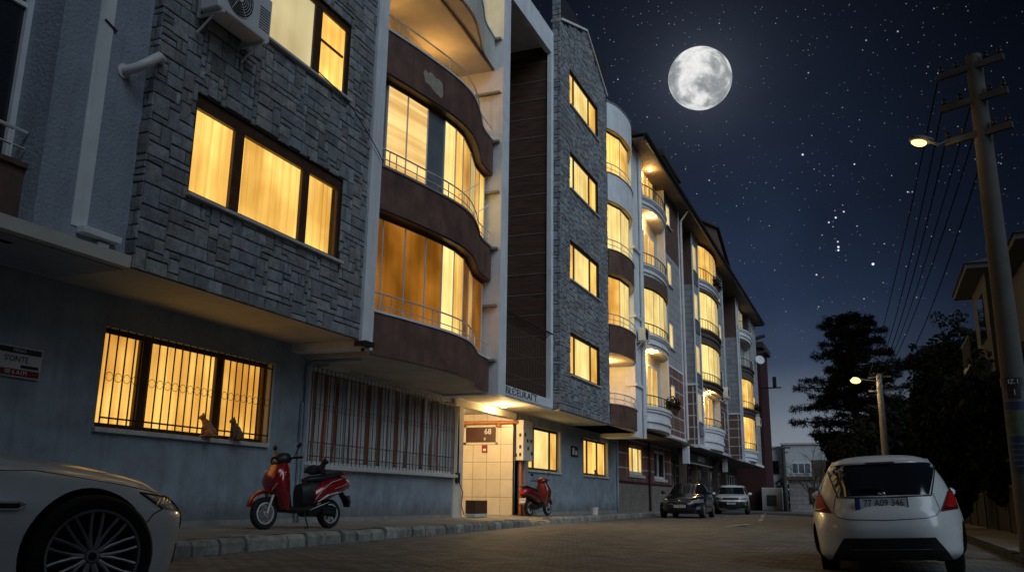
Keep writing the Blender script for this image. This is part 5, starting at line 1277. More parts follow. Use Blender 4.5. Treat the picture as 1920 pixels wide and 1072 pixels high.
def wheel(root, x, y, z, r_, w_, out, spokes=10, rimr=.72, steer=0., style='multi'):
    """out = +1 / -1 : which side the rim faces"""
    T = Matrix.Translation((x, y, z)) @ Matrix.Rotation(steer, 4, 'Z') @ Matrix.Rotation(-out*PI/2, 4, 'X')
    g = MB(); R_ = r_*rimr; h = w_/2
    g.lathe([(R_*.96, -h*.7), (R_*1.03, -h*.95), (r_*.93, -h), (r_*.985, -h*.8), (r_, -h*.4), (r_, h*.4), (r_*.985, h*.8), (r_*.93, h), (R_*1.05, h*.95), (R_*.97, h*.78), (R_*.96, -h*.7)], T, 48)
    ty = g.build('wheel', 'rubber', root, local=True, smooth=40)
    g = MB(); g.lathe([(R_*1.0, h*.93), (R_*.985, h*.99), (R_*.94, h*.95), (R_*.92, h*.4), (R_*.9, -h*.5)], T, 48)
    for k in range(spokes):
        a = 2*PI*k/spokes
        if style == 'twin':
            da = PI/spokes*.62
            for sg in (-1, 1):
                b = a+sg*da*.25; e = a+sg*da; P_ = []
                for u in (0, .3, .7, 1.): aa = b+(e-b)*u; rr = R_*(.17+.76*u); P_.append(T @ Vector((rr*math.cos(aa), rr*math.sin(aa), h*(.62+.22*u))))
                g.tube(P_, [.013, .0105, .009, .010], 6)
        else:
            g.tube([T @ Vector((R_*q*math.cos(a), R_*q*math.sin(a), h*(.6+.2*q))) for q in (.15, .5, .93)], [.03, .022, .026], 6)
    g.lathe([(0, h*.8), (R_*.13, h*.78), (R_*.19, h*.6), (R_*.19, h*.3)], T, 20)
    g.build('rim', 'rim', ty, local=True, smooth=40)
    g = MB(); g.lathe([(0, h*.84), (R_*.085, h*.83), (R_*.09, h*.78)], T, 18); g.lathe([(0, -h*.1), (R_*.93, -h*.1)], T, 32); g.build('hub', 'black', ty, local=True)
    return ty

def car_root(name, loc, heading, label, roll=0.):
    """heading = direction of travel in radians from +X"""
    m = Matrix.Translation(loc) @ Matrix.Rotation(heading, 4, 'Z') @ Matrix.Rotation(roll, 4, 'X')
    return empty(name, loc, label, 'car', mtx=m)

def num_plate(root, x, y, z, txt, face, w=.52, h=.11, blue=True, tilt=0.):
    """face -1: on the rear, +1: on the front"""
    ex = Vector((0, 1, 0)) if face > 0 else Vector((0, -1, 0)); n = Vector((face, 0, 0)); ez = Vector((math.sin(tilt)*-face, 0, math.cos(tilt))).normalized(); nn = ex.cross(ez)
    c = Vector((x, y, z)); m = Matrix((ex, ez, nn)).transposed().to_4x4(); m.translation = c
    g = MB(); g.obox(m, w/2+.012, h/2+.012, .004); p = g.build('number_plate', 'ink', root, local=True)
    g = MB(); m2 = m.copy(); m2.translation = c+nn*.004; g.obox(m2, w/2, h/2, .002); g.build('plate_face', 'plate', p, local=True)
    g = MB(); m2 = m.copy(); m2.translation = c+nn*.006-ex*(w/2-.022); g.obox(m2, .022, h/2, .002); g.build('plate_band', 'plateblue', p, local=True)
    g = MB(); put_text(g, txt, h*.98, c+nn*.007+ex*.022, ex, ez, .001, sx=.82); g.build('plate_lettering', 'ink', p, local=True)
    return p

# --- white hatchback seen from behind
hb = car_root('parked_car', (.12, 12.92, -.135), rad(90), 'white hatchback seen from behind, plate under its dark rear window, right foreground', roll=rad(-2.2))
cs = CarSurf([(.17, 1.70, -1.72, .80, 4, 4, 0, 0), (.24, 1.80, -1.86, .855, 4, 3.8, 0, 0), (.36, 1.86, -1.91, .878, 4, 3.5, 0, 0), (.52, 1.90, -1.94, .882, 3.6, 3.3, 0, 0), (.66, 1.84, -1.91, .868, 3.4, 3.2, 0, 0), (.76, 1.62, -1.86, .845, 3.2, 3.1, 0, 0), (.86, 1.1, -1.80, .81, 3., 3.1, 0, 0), (.95, .82, -1.735, .765, 3, 3.2, 0, 0), (1.06, .58, -1.65, .71, 3, 3.4, 0, 0), (1.17, .34, -1.56, .645, 3, 3.4, 0, 0), (1.26, .10, -1.46, .595, 3, 3.2, 0, 0), (1.315, -.1, -1.37, .53, 3, 3., 0, .012), (1.345, -.3, -1.24, .44, 3, 3, 0, .02)])
car_body(hb, cs, 'whitecar', [(1.2, .88, .28, .31), (1.2, -.88, .28, .31), (-1.12, .88, .28, .31), (-1.12, -.88, .28, .31)])
for x in (1.2, -1.12):
    for sg in (1, -1): wheel(hb, x, sg*.68, .29, .29, .19, sg, 5)
g = MB(); cs.patch(g, [(-.48, .885), (.48, .885), (.612, 1.25), (-.612, 1.25)], 'rear', .004, 20, 10); rw = g.build('rear_window', 'carglass', hb, local=True, smooth=180)
g = MB(); cs.line(g, [(-.50, .875), (0, .862), (.50, .875), (.62, 1.25), (0, 1.27), (-.62, 1.25), (-.50, .875)], 'rear', .008, .002); g.build('window_seal', 'black', rw, local=True)
g = MB()
P_ = []
for y, z in ((0, .93), (.08, .955), (.24, .965)): v = cs.v_of_z(z); th = cs.th_y(y, v, False); P_.append(cs.pt(th, v)+cs.nrm(th, v)*.03)
g.tube(P_, [.02, .016, .01], 6); g.tube([p+Vector((-.008, 0, .0)) for p in P_[1:]], .014, 6); g.build('rear_wiper', 'black', hb, local=True, smooth=60)
g = MB(); v = cs.v_of_z(.905); p = cs.pt(cs.th_y(.02, v, False), v); g.ball(p+Vector((-.012, 0, 0)), (.012, .042, .028), 0, 14, 8); g.build('badge', 'chrome', hb, local=True, smooth=180)
g = MB()
for sg in (1, -1):
    g = MB(); cs.patch(g, [(sg*.57, .695), (sg*.80, .72), (sg*.765, .915), (sg*.695, .92)], 'rear', .006, 8, 8); tl = g.build('tail_light', 'taildark', hb, local=True, smooth=180)
    g = MB(); cs.patch(g, [(sg*.62, .745), (sg*.77, .76), (sg*.745, .905), (sg*.70, .91)], 'rear', .014, 8, 8); g.build('red_lens', 'tail', tl, local=True, smooth=180)
    g = MB(); cs.line(g, [(sg*.57, .695), (sg*.695, .92), (sg*.765, .915)], 'rear', .004, .012); cs.line(g, [(sg*.66, .75), (sg*.78, .74)], 'rear', .004, .014); g.build('lens_trim', 'chrome', tl, local=True)
g = MB(); cs.line(g, [(.52, .90), (.57, .72), (.52, .655), (.4, .628), (0, .615), (-.4, .628), (-.52, .655), (-.57, .72), (-.52, .90)], 'rear', .0045, .0005); g.build('tailgate_seam', 'black', hb, local=True)
g = MB(); cs.patch(g, [(-.64, .185), (.64, .185), (.47, .425), (-.47, .425)], 'rear', .014, 24, 8); g.build('lower_valance', 'black', hb, local=True, smooth=180)
g = MB(); cs.line(g, [(-.42, .30), (.42, .30)], 'rear', .006, .018); g.build('valance_trim', 'steel', hb, local=True)
g = MB(); rows = []
for y in [-.6+.1*k for k in range(13)]:
    v = cs.v_of_z(1.265); p = cs.pt(cs.th_y(max(-.57, min(.57, y)), v, False), v); p.y = y*.93; a = p+Vector((.12, 0, .03)); rows.append([a+Vector((0, 0, .02)), p+Vector((-.05, 0, .012)), p+Vector((-.055, 0, -.008)), a+Vector((0, 0, -.03))])
g.loft(rows); sp = g.build('roof_spoiler', 'whitecar', hb, local=True, smooth=50)
g = MB(); v = cs.v_of_z(1.265); p = cs.pt(cs.th_y(0, v, False), v); g.box(p.x-.062, p.x-.05, -.16, .16, p.z-.006, p.z+.008); g.build('brake_light', 'taildark', sp, local=True)
g = MB(); g.tube([(-.95, 0, 1.36), (-1.12, 0, 1.50)], .006, 5); g.ball((-.95, 0, 1.362), (.04, .025, .015)); g.build('aerial', 'black', hb, local=True)
for sg in (1, -1):
    g = MB(); cs.patch(g, [(-1.25, .93), (.55, .90), (.15, 1.2), (-1.15, 1.2)], 'side', .004, 12, 6, 0, sg); g.build('side_window', 'carglass', hb, local=True, smooth=180)
    g = MB(); g.ball((.52, sg*.84, .93), (.06, .08, .06), 0, 14, 8); g.build('wing_mirror', 'whitecar', hb, local=True, smooth=180)
    g = MB(); cs.line(g, [(.72, .3), (.72, .86)], 'side', .004, 0, sg); cs.line(g, [(-.55, .3), (-.55, .9)], 'side', .004, 0, sg); g.build('door_seam', 'black', hb, local=True)
g = MB(); cs.patch(g, [(-.6, .96), (.6, .96), (.5, 1.24), (-.5, 1.24)], 'front', .004, 14, 6); g.build('windscreen', 'carglass', hb, local=True, smooth=180)
v = cs.v_of_z(.845); p = cs.pt(cs.th_y(.03, v, False), v); num_plate(hb, p.x-.03, .035, .80, '77 A09 346', -1, .54, .112, tilt=.2)

# --- white saloon, front corner, left foreground
hd = rad(90-27.)
bm = Vector((-4.18, 3.90, .33)); f = Vector((math.cos(hd), math.sin(hd), 0)); lft = Vector((-f.y, f.x, 0))
loc = bm-f*1.50+lft*.82; loc.z = -.02
bw_ = car_root('parked_car', loc, hd, 'white saloon car cut off by the left edge, only its front wheel and bonnet showing')
cs = CarSurf([(.13, 2.12, -2.2, .88, 3.0, 4, 0, 0), (.19, 2.19, -2.3, .915, 2.9, 4, 0, 0), (.38, 2.22, -2.35, .925, 2.9, 4, 0, 0), (.54, 2.23, -2.38, .93, 2.9, 4, 0, 0), (.62, 2.17, -2.38, .925, 2.9, 4, 0, .0), (.68, 2.06, -2.37, .912, 2.9, 4, 0, .012), (.735, 1.93, -2.36, .895, 2.9, 4, 0, .025), (.79, 1.60, -2.35, .87, 3., 4, 0, .045), (.845, 1.15, -2.34, .85, 3., 4, 0, .055), (.90, .72, -2.33, .83, 3, 4, 0, .04), (.97, .50, -2.25, .80, 3.2, 4, 0, .01), (1.1, .15, -1.95, .74, 3.2, 4, 0, 0), (1.28, -.3, -1.6, .66, 3.2, 4, 0, 0), (1.40, -.62, -1.2, .56, 3.2, 3.4, 0, .03)])
car_body(bw_, cs, 'whitecar', [(1.5, .92, .33, .375), (1.5, -.92, .33, .375), (-1.45, .92, .33, .37), (-1.45, -.92, .33, .37)], M_=160, sub=7)
wheel(bw_, 1.5, -.815, .33, .335, .235, -1, 10, .765, steer=0., style='twin')
for x, sg in ((1.5, 1), (-1.45, 1), (-1.45, -1)): wheel(bw_, x, sg*.815, .33, .335, .235, sg, 10, .735, style='twin')
for sg in (1, -1):
    g = MB(); cs.patch(g, [(1.97, .585), (2.13, .565), (2.10, .645), (1.82, .672)], 'side', .004, 12, 8, 0, sg); hl = g.build('headlight', 'lens', bw_, local=True, smooth=180)
    g = MB(); cs.line(g, [(1.97, .585), (1.82, .672), (2.10, .645), (2.132, .565)], 'side', .007, .004, sg); g.build('headlight_rim', 'black', hl, local=True)
    g = MB()
    for k in range(4): cs.line(g, [(1.92+.04*k, .60+.004*k), (1.97+.04*k, .64)], 'side', .006, .007, sg)
    g.build('headlight_reflector', 'chrome', hl, local=True)
    g = MB(); cs.line(g, [(.38, .60), (1.10, .60)], 'side', .018, .004, sg); g.build('wing_trim', 'black', bw_, local=True, smooth=60)
    g = MB(); cs.line(g, [(.38, .617), (1.09, .617), (1.13, .603)], 'side', .006, .014, sg); cs.line(g, [(.38, .583), (1.09, .583), (1.13, .603)], 'side', .005, .014, sg); g.build('trim_edge', 'chrome', bw_, local=True)
    g = MB(); cs.line(g, [(1.85, .50), (1.9, .555), (1.97, .583)], 'side', .004, 0, sg); g.build('bumper_seam', 'black', bw_, local=True)
    g = MB(); cs.line(g, [(1.2, .78), (1.7, .715), (2.0, .67)], 'side', .0035, 0, sg); cs.line(g, [(.2, .78), (1.2, .78)], 'side', .0035, 0, sg); g.build('bonnet_seam', 'black', bw_, local=True)
    g = MB(); cs.patch(g, [(-1.9, .93), (.45, .90), (-.1, 1.25), (-1.4, 1.25)], 'side', .004, 12, 6, 0, sg); g.build('side_window', 'carglass', bw_, local=True, smooth=180)
    g = MB(); cs.line(g, [(.35, .25), (.38, .85)], 'side', .004, 0, sg); g.build('door_seam', 'black', bw_, local=True)
g = MB(); cs.patch(g, [(-.66, .93), (.66, .93), (.5, 1.33), (-.5, 1.33)], 'front', .004, 14, 6); g.build('windscreen', 'carglass', bw_, local=True, smooth=180)
for sg in (1, -1):
    g = MB(); cs.patch(g, [(sg*.06, .46), (sg*.36, .46), (sg*.40, .62), (sg*.06, .62)], 'front', .006, 8, 6); g.build('grille', 'black', bw_, local=True)
g = MB(); cs.patch(g, [(-.4, .24), (.4, .24), (.36, .36), (-.36, .36)], 'front', .006, 12, 4); g.build('air_intake', 'black', bw_, local=True)

# --- two cars parked nose on further down
def far_car(loc, hd, label, paint, sl, suv):
    t = car_root('parked_car', loc, hd, label); cs = CarSurf(sl); w = max(a[3] for a in sl); xf = max(a[1] for a in sl)
    r_ = .36 if suv else .32; ax = xf-.86
    car_body(t, cs, paint, [(ax, w, r_, r_+.05), (ax, -w, r_, r_+.05), (-1.35, w, r_, r_+.05), (-1.35, -w, r_, r_+.05)], M_=96, sub=5)
    for x in (ax, -1.35):
        for sg in (1, -1): wheel(t, x, sg*(w-.11), r_, r_, .21, sg, 5)
    zt = sl[-1][0]
    g = MB(); cs.patch(g, [(-.70, 1.02), (.70, 1.02), (.55, zt-.08), (-.55, zt-.08)] if not suv else [(-.74, 1.10), (.74, 1.10), (.62, zt-.10), (-.62, zt-.10)], 'front', .005, 16, 8); g.build('windscreen', 'carglass', t, local=True, smooth=180)
    zb = 1.0 if not suv else 1.1
    for sg in (1, -1):
        g = MB(); cs.patch(g, [(-1.55, zb), (.55, zb-.02), (.05, zt-.09), (-1.2, zt-.09)], 'side', .005, 10, 6, 0, sg); g.build('side_window', 'carglass', t, local=True, smooth=180)
        g = MB(); g.ball((.55, sg*(w+.08), zb+.04), (.07, .11, .08), 0, 12, 8); g.build('wing_mirror', paint, t, local=True, smooth=180)
        g = MB()
        if suv: cs.patch(g, [(sg*.50, .80), (sg*.86, .80), (sg*.85, .92), (sg*.46, .88)], 'front', .008, 10, 5)
        else: cs.patch(g, [(sg*.50, .60), (sg*.86, .63), (sg*.84, .76), (sg*.46, .70)], 'front', .008, 10, 5)
        g.build('headlight', 'lens', t, local=True, smooth=180)
        g = MB(); z = .58 if suv else .36; cs.patch(g, [(sg*.62, z), (sg*.84, z), (sg*.82, z+.14), (sg*.66, z+.1)], 'front', .012, 6, 4); g.build('fog_light', 'chrome' if suv else 'lens', t, local=True)
    g = MB()
    if suv: cs.patch(g, [(-.46, .80), (.46, .80), (.44, .90), (-.44, .90)], 'front', .006, 14, 4)
    else: cs.patch(g, [(-.45, .60), (.45, .60), (.45, .70), (-.45, .70)], 'front', .006, 14, 4)
    gr = g.build('grille', 'black', t, local=True)
    g = MB(); z = .71 if not suv else .79; cs.line(g, [(-.46, z), (.46, z)], 'front', .008, .008); cs.line(g, [(-.46, z-.05), (.46, z-.05)], 'front', .006, .008) if not suv else None
    if not suv: cs.line(g, [(-.8, .555), (.8, .555)], 'front', .008, .006)
    g.build('grille_bar', 'chrome', gr, local=True)
    if not suv:
        g = MB(); v = cs.v_of_z(.665); p = cs.pt(cs.th_y(0, v, True), v); g.lathe([(0, .014), (.055, .012), (.06, 0)], Matrix.Translation(p) @ Matrix.Rotation(PI/2, 4, 'Y'), 18); g.build('badge', 'chrome', t, local=True)
        g = MB(); cs.patch(g, [(-.55, .22), (.55, .22), (.5, .36), (-.5, .36)], 'front', .006, 12, 3)
    else:
        g = MB(); cs.patch(g, [(-.86, .26), (.86, .26), (.70, .70), (-.70, .70)], 'front', .008, 16, 5)
        for sg in (1, -1): cs.patch(g, [(-1.8, .22), (2.0, .22), (2.0, .42), (-1.8, .42)], 'side', .006, 16, 3, 0, sg)
    g.build('lower_bumper', 'black', t, local=True)
    v = cs.v_of_z(.47 if not suv else .60); p = cs.pt(cs.th_y(0, v, True), v); num_plate(t, p.x+.02, 0, .47 if not suv else .60, '77 AB 142', 1)
    return t
far_car((-7.55, 39.0, 0), rad(-88), 'black saloon parked nose on, in front of the white car', 'blackcar',
        [(.17, 2.2, -2.2, .78, 3.6, 4, 0, 0), (.28, 2.34, -2.35, .88, 3.4, 4, 0, 0), (.5, 2.38, -2.38, .91, 3.3, 4, 0, 0), (.65, 2.33, -2.38, .91, 3.2, 4, 0, 0), (.76, 2.18, -2.36, .90, 3.2, 4, 0, .02), (.86, 1.7, -2.3, .88, 3.2, 4, 0, .03), (.95, 1.05, -2.2, .85, 3.2, 4, 0, .02), (1.06, .75, -1.9, .80, 3.2, 3.6, 0, 0), (1.25, .28, -1.4, .70, 3.2, 3.4, 0, 0), (1.40, -.15, -.95, .60, 3.2, 3.2, 0, .03)], False)
far_car((-7.75, 53.3, 0), rad(-84), 'white sport utility car parked behind the black saloon', 'whitecar',
        [(.22, 2.1, -2.0, .82, 3.6, 4, 0, 0), (.34, 2.22, -2.12, .92, 3.4, 4, 0, 0), (.6, 2.26, -2.16, .94, 3.4, 4, 0, 0), (.8, 2.22, -2.16, .94, 3.4, 4, 0, 0), (.94, 2.1, -2.14, .93, 3.4, 4, 0, .015), (1.03, 1.5, -2.1, .91, 3.3, 4, 0, .02), (1.1, .98, -2.06, .89, 3.3, 4, 0, .01), (1.25, .7, -1.95, .84, 3.3, 4, 0, 0), (1.45, .3, -1.8, .76, 3.3, 4, 0, 0), (1.60, -.05, -1.5, .68, 3.3, 3.6, 0, .03)], True)

# --- scooters
def ring(c, ax, ry, rz, n=14, p=2.4, up=None):
    """superellipse ring centred at c, in the plane across direction ax"""
    ax = Vector(ax).normalized(); s_ = Vector((0, 1, 0)); u = ax.cross(s_).normalized(); out = []
    for k in range(n):
        a = 2*PI*k/n; cc, ss = math.cos(a), math.sin(a)
        out.append(Vector(c)+s_*ry*math.copysign(abs(cc)**(2/p), cc)-u*rz*math.copysign(abs(ss)**(2/p), ss))
    return out
def scooter(loc, hd, label, paint='redpaint', lean=0., silver=True):
    """local: x forward, wheels at x = +.63 and -.63"""
    m = Matrix.Translation(loc) @ Matrix.Rotation(hd, 4, 'Z') @ Matrix.Rotation(lean, 4, 'X'); t = empty('motor_scooter', loc, label, 'scooter', mtx=m)
    def whl(x, r_, w_, disc):
        T = Matrix.Translation((x, 0, r_)) @ Matrix.Rotation(PI/2, 4, 'X'); g = MB(); R_ = r_*.66
        g.lathe([(R_, -w_*.45), (r_*.9, -w_*.5), (r_, -w_*.2), (r_, w_*.2), (r_*.9, w_*.5), (R_, w_*.45), (R_, -w_*.45)], T, 32); o = g.build('wheel', 'rubber', t, local=True, smooth=40)
        g = MB()
        for sg in (1, -1): g.lathe([(R_*1.02, sg*w_*.46), (R_*.9, sg*w_*.5), (R_*.86, sg*w_*.3)], T, 32)
        for k in range(5):
            a = 2*PI*k/5; g.tube([T @ Vector((R_*q*math.cos(a+q*.25), R_*q*math.sin(a+q*.25), 0)) for q in (.1, .5, .95)], .02, 6)
        g.lathe([(0, w_*.6), (R_*.2, w_*.6), (R_*.22, -w_*.6), (0, -w_*.6)], T, 14); g.build('rim', 'metal', o, local=True, smooth=50)
        if disc:
            g = MB()
            for sg in (1, -1): g.lathe([(R_*.42, sg*w_*.62), (R_*.72, sg*w_*.62), (R_*.72, sg*w_*.58), (R_*.42, sg*w_*.58)], T, 28)
            g.build('brake_disc', 'chrome', o, local=True)
    whl(.63, .235, .09, True); whl(-.63, .225, .10, False)
    # front fender
    g = MB(); rows = []
    for k in range(13):
        a = rad(18+k*11.2); rr = .275+.03*math.sin(a); rows.append(ring((.63+rr*math.cos(a), 0, .235+rr*math.sin(a)+.01), (-math.sin(a), 0, math.cos(a)), .09*(1-.35*abs(k-6)/6), .03, 10, 2.))
    g.loft(rows); g.build('front_fender', paint, t, local=True, smooth=60)
    g = MB()
    for sg in (1, -1): g.tube([(.63, sg*.075, .235), (.53, sg*.08, .50)], .02, 8)
    g.tube([(.53, 0, .48), (.40, 0, .80)], .03, 8); g.build('front_fork', 'metal', t, local=True, smooth=60)
    # leg shield / front apron, leaning back
    g = MB(); rows = []
    for z, x, w_, d in ((.28, .32, .17, .09), (.42, .37, .20, .12), (.55, .42, .23, .155), (.68, .43, .245, .165), (.80, .41, .225, .145), (.90, .375, .18, .115), (.98, .35, .13, .085)):
        rows.append(ring((x, 0, z), (-.25, 0, 1), w_, d, 18, 2.6))
    g.loft(rows); g.build('leg_shield', paint, t, local=True, smooth=60)
    g = MB(); rows = []
    for z, x, w_, d in ((.28, .24, .16, .03), (.5, .31, .19, .03), (.7, .325, .20, .03), (.88, .31, .16, .03), (.95, .30, .11, .03)): rows.append(ring((x, 0, z), (-.1, 0, 1), w_, d, 14, 3.))
    g.loft(rows); g.build('inner_panel', 'black', t, local=True, smooth=60)
    if silver:
        for sg in (1, -1):
            g = MB()
            for dz in (0, .035, .11):
                g.tube([(.575-.3*dz, sg*(.09+.2*dz), .56+dz), (.545-.3*dz, sg*(.175+.12*dz), .66+dz*.9), (.44-.2*dz, sg*.225, .78+dz*.5)], [.004, .009, .004], 5)
            g.ball((.48, sg*.16, .83), (.045, .03, .05), 0, 10, 6); g.build('silver_stripe', 'metal', t, local=True)
        g = MB(); g.box(.575, .59, -.05, .05, .485, .56); g.build('badge_plate', 'plate', t, local=True)
    # head unit, bars, mirrors
    g = MB(); g.loft([ring((.23, 0, 1.03), (1, 0, .1), .10, .06), ring((.30, 0, 1.04), (1, 0, .1), .165, .095), ring((.40, 0, 1.03), (1, 0, 0), .165, .10), ring((.47, 0, 1.0), (1, 0, -.2), .10, .07)]); g.loft([ring((.36, 0, .93), (0, 0, 1), .07, .06), ring((.36, 0, 1.0), (0, 0, 1), .09, .07)])
    hu = g.build('headset', 'black' if silver else paint, t, local=True, smooth=60)
    g = MB(); g.ball((.455, 0, 1.0), (.03, .075, .045), 0, 14, 8); g.build('headlight', 'lens', hu, local=True, smooth=180)
    g = MB()
    g.tube([(.20, -.33, 1.05), (.27, -.2, 1.05), (.30, -.1, 1.03), (.31, 0, 1.03), (.30, .1, 1.03), (.27, .2, 1.05), (.20, .33, 1.05)], .018, 8); g.build('handlebar', 'black', t, local=True, smooth=60)
    for sg in (1, -1):
        g = MB(); g.tube([(.27, sg*.2, 1.06), (.26, sg*.25, 1.14), (.25, sg*.28, 1.19)], .007, 6); mi_ = g.build('mirror_stem', 'black', t, local=True, smooth=60); g = MB(); g.ball((.25, sg*.285, 1.235), (.018, .055, .042), 0, 14, 8, Matrix.Rotation(.3*sg, 3, 'X')); g.build('mirror', 'black', mi_, local=True, smooth=180)
    # floor and rear body
    g = MB(); g.loft([ring((.32, 0, .30), (1, 0, 0), .16, .05, 14, 3), ring((.05, 0, .275), (1, 0, 0), .165, .045, 14, 3), ring((-.18, 0, .30), (1, 0, 0), .16, .06, 14, 3)]); g.loft([ring((-.1, 0, .24), (1, 0, 0), .12, .06), ring((-.5, 0, .28), (1, 0, 0), .13, .1), ring((-.72, 0, .28), (1, 0, 0), .09, .06)]); g.build('floor_board', 'black', t, local=True, smooth=60)
    g = MB(); g.loft([ring((.0, 0, .48), (1, 0, 0), .12, .19, 16, 2.6), ring((-.18, 0, .52), (1, 0, 0), .15, .21, 16, 2.6), ring((-.32, 0, .54), (1, 0, .1), .16, .2, 16, 2.6)]); g.build('seat_front_panel', 'black', t, local=True, smooth=60)
    g = MB(); rows = []
    for x, z, w_, h in ((-.20, .48, .18, .16), (-.32, .54, .205, .19), (-.48, .59, .22, .19), (-.64, .63, .21, .175), (-.80, .67, .175, .15), (-.93, .68, .12, .105), (-1.0, .68, .06, .05)): rows.append(ring((x, 0, z), (1, 0, .2), w_, h, 20, 2.3))
    g.loft(rows); g.build('rear_body', paint, t, local=True, smooth=60)
    if silver:
        for sg in (1, -1):
            g = MB(); g.tube([(-.20, sg*.185, .44), (-.34, sg*.208, .60), (-.5, sg*.20, .70), (-.72, sg*.165, .755), (-.9, sg*.11, .75)], [.004, .007, .007, .006, .003], 5); g.tube([(-.24, sg*.195, .40), (-.42, sg*.218, .50), (-.62, sg*.205, .54), (-.74, sg*.18, .56)], [.005, .012, .014, .006], 6); g.tube([(-.1, sg*.17, .275), (-.3, sg*.165, .34), (-.5, sg*.16, .40)], [.004, .009, .004], 5)
            g.tube([(-.55, sg*.222, .60), (-.78, sg*.185, .66), (-.88, sg*.145, .70)], .004, 5); g.build('silver_stripe', 'metal', t, local=True)
    g = MB(); g.loft([ring((-.12, 0, .735), (1, 0, .1), .09, .035), ring((-.22, 0, .75), (1, 0, .1), .135, .055), ring((-.42, 0, .765), (1, 0, .12), .145, .055), ring((-.62, 0, .80), (1, 0, .15), .135, .055), ring((-.82, 0, .845), (1, 0, .1), .10, .04), ring((-.90, 0, .855), (1, 0, 0), .05, .02)]); g.build('seat', 'seat', t, local=True, smooth=60)
    g = MB(); g.tube([(-.72, .12, .82), (-.95, .11, .87), (-1.0, 0, .875), (-.95, -.11, .87), (-.72, -.12, .82)], .013, 6); g.build('grab_rail', paint, t, local=True, smooth=60)
    g = MB(); g.ball((-.985, 0, .66), (.03, .085, .05), 0, 14, 8); g.build('tail_light', 'tail', t, local=True, smooth=180)
    g = MB(); g.loft([ring((-.86, 0, .56), (1, 0, -1), .07, .03), ring((-.97, 0, .44), (1, 0, -1.4), .085, .02), ring((-1.02, 0, .33), (1, 0, -2), .075, .012)]); g.build('rear_mudguard', 'black', t, local=True, smooth=60)
    g = MB(); g.obox(Matrix.Translation((-1.01, 0, .44)) @ Matrix.Rotation(.25, 4, 'Y'), .004, .1, .07); pl_ = g.build('number_plate', 'plate', t, local=True)
    g = MB(); put_text(g, '77 AB', .055, (-1.025, 0, .465), (0, -1, 0), (.1, 0, 1), .001); put_text(g, '514', .055, (-1.015, 0, .41), (0, -1, 0), (.1, 0, 1), .001); g.build('plate_lettering', 'ink', pl_, local=True)
    g = MB(); g.tube([(-.2, -.12, .25), (-.5, -.16, .28), (-.86, -.17, .36)], [.02, .045, .04], 10); g.tube([(-.35, .13, .25), (-.63, .12, .225)], .055, 10); g.build('exhaust', 'black', t, local=True, smooth=60)
    g = MB(); g.tube([(-.02, .13, .25), (.0, .26, .012), (.07, .27, .012)], .012, 6); g.build('side_stand', 'black', t, local=True)
    return t
a = Vector((-8.43, 11.0, 0)); b = Vector((-8.1, 12.24, 0)); d = (a-b).normalized(); c = (a+b)/2
scooter((c.x, c.y, .168), math.atan2(d.y, d.x), 'red scooter with silver stripes parked below the cat window, facing left', lean=rad(3))
a = Vector((-9.40, 26.1, 0)); b = Vector((-9.53, 24.86, 0)); d = (a-b).normalized(); c = (a+b)/2
scooter((c.x, c.y, .183), math.atan2(d.y, d.x), 'dark red scooter seen from behind beside the entrance meter cabinet', lean=rad(-3), silver=False, paint='darkredpaint')
cat('cat', (-8.19, 11.93, .985), rad(20), 'cat_black', 'black cat crouching on the scooter seat', s_=.95, head=.2, pose='lie')
# ------------------------------------------------------------------ moon, sky, light, camera
mo, nt, out = new_mat('moon_surface')
co = coords(nt)
n1 = nd(nt, 'ShaderNodeTexNoise', {'Vector': co, 'Scale': .036, 'Detail': 7., 'Roughness': .6, 'Distortion': .25})
n2 = nd(nt, 'ShaderNodeTexNoise', {'Vector': co, 'Scale': .16, 'Detail': 8., 'Roughness': .7})
v1 = nd(nt, 'ShaderNodeTexVoronoi', {'Vector': co, 'Scale': .14}, feature='SMOOTH_F1')
c1 = ramp(nt, n1.outputs['Fac'], [(.38, (.27, .29, .31)), (.46, (.38, .40, .41)), (.52, (.66, .67, .67)), (.60, (.86, .86, .85))])
c2 = ramp(nt, n2.outputs['Fac'], [(.3, (.78, .78, .78)), (.7, (1.08, 1.08, 1.07))])
mx = nd(nt, 'ShaderNodeMixRGB', {'Fac': 1., 'Color1': c1, 'Color2': c2}, blend_type='MULTIPLY')
e = nd(nt, 'ShaderNodeEmission', {'Color': mx.outputs[0], 'Strength': 1.02}); nt.links.new(e.outputs[0], out.inputs[0]); M['moon'] = mo
mdir = Vector((-.1424, .8823, .4486)).normalized(); mpos = mdir*900.+Vector((0, 0, .65))
g = MB(); g.ball((0, 0, 0), 900*.0342, 0, 64, 48); o = g.build('moon', 'moon', smooth=180); o.location = mpos; tag(o, 'full moon with grey seas high in the starry sky', 'moon')
o.rotation_euler = (.4, 1.1, 2.2)

w = bpy.data.worlds.new('World'); S.world = w; w.use_nodes = True
nt = w.node_tree; nt.nodes.clear(); wo = nt.nodes.new('ShaderNodeOutputWorld')
tc = nd(nt, 'ShaderNodeTexCoord'); D = nd(nt, 'ShaderNodeVectorMath', {0: tc.outputs['Generated']}, operation='NORMALIZE').outputs[0]
sp = nd(nt, 'ShaderNodeSeparateXYZ', {0: D})
base = ramp(nt, sp.outputs['Z'], [(0., (.22, .25, .28)), (.09, (.115, .138, .170)), (.15, (.032, .048, .084)), (.22, (.016, .027, .058)), (.31, (.0085, .0145, .032)), (.42, (.0042, .007, .015)), (.56, (.0016, .0024, .0048)), (1., (.001, .0014, .0025))])
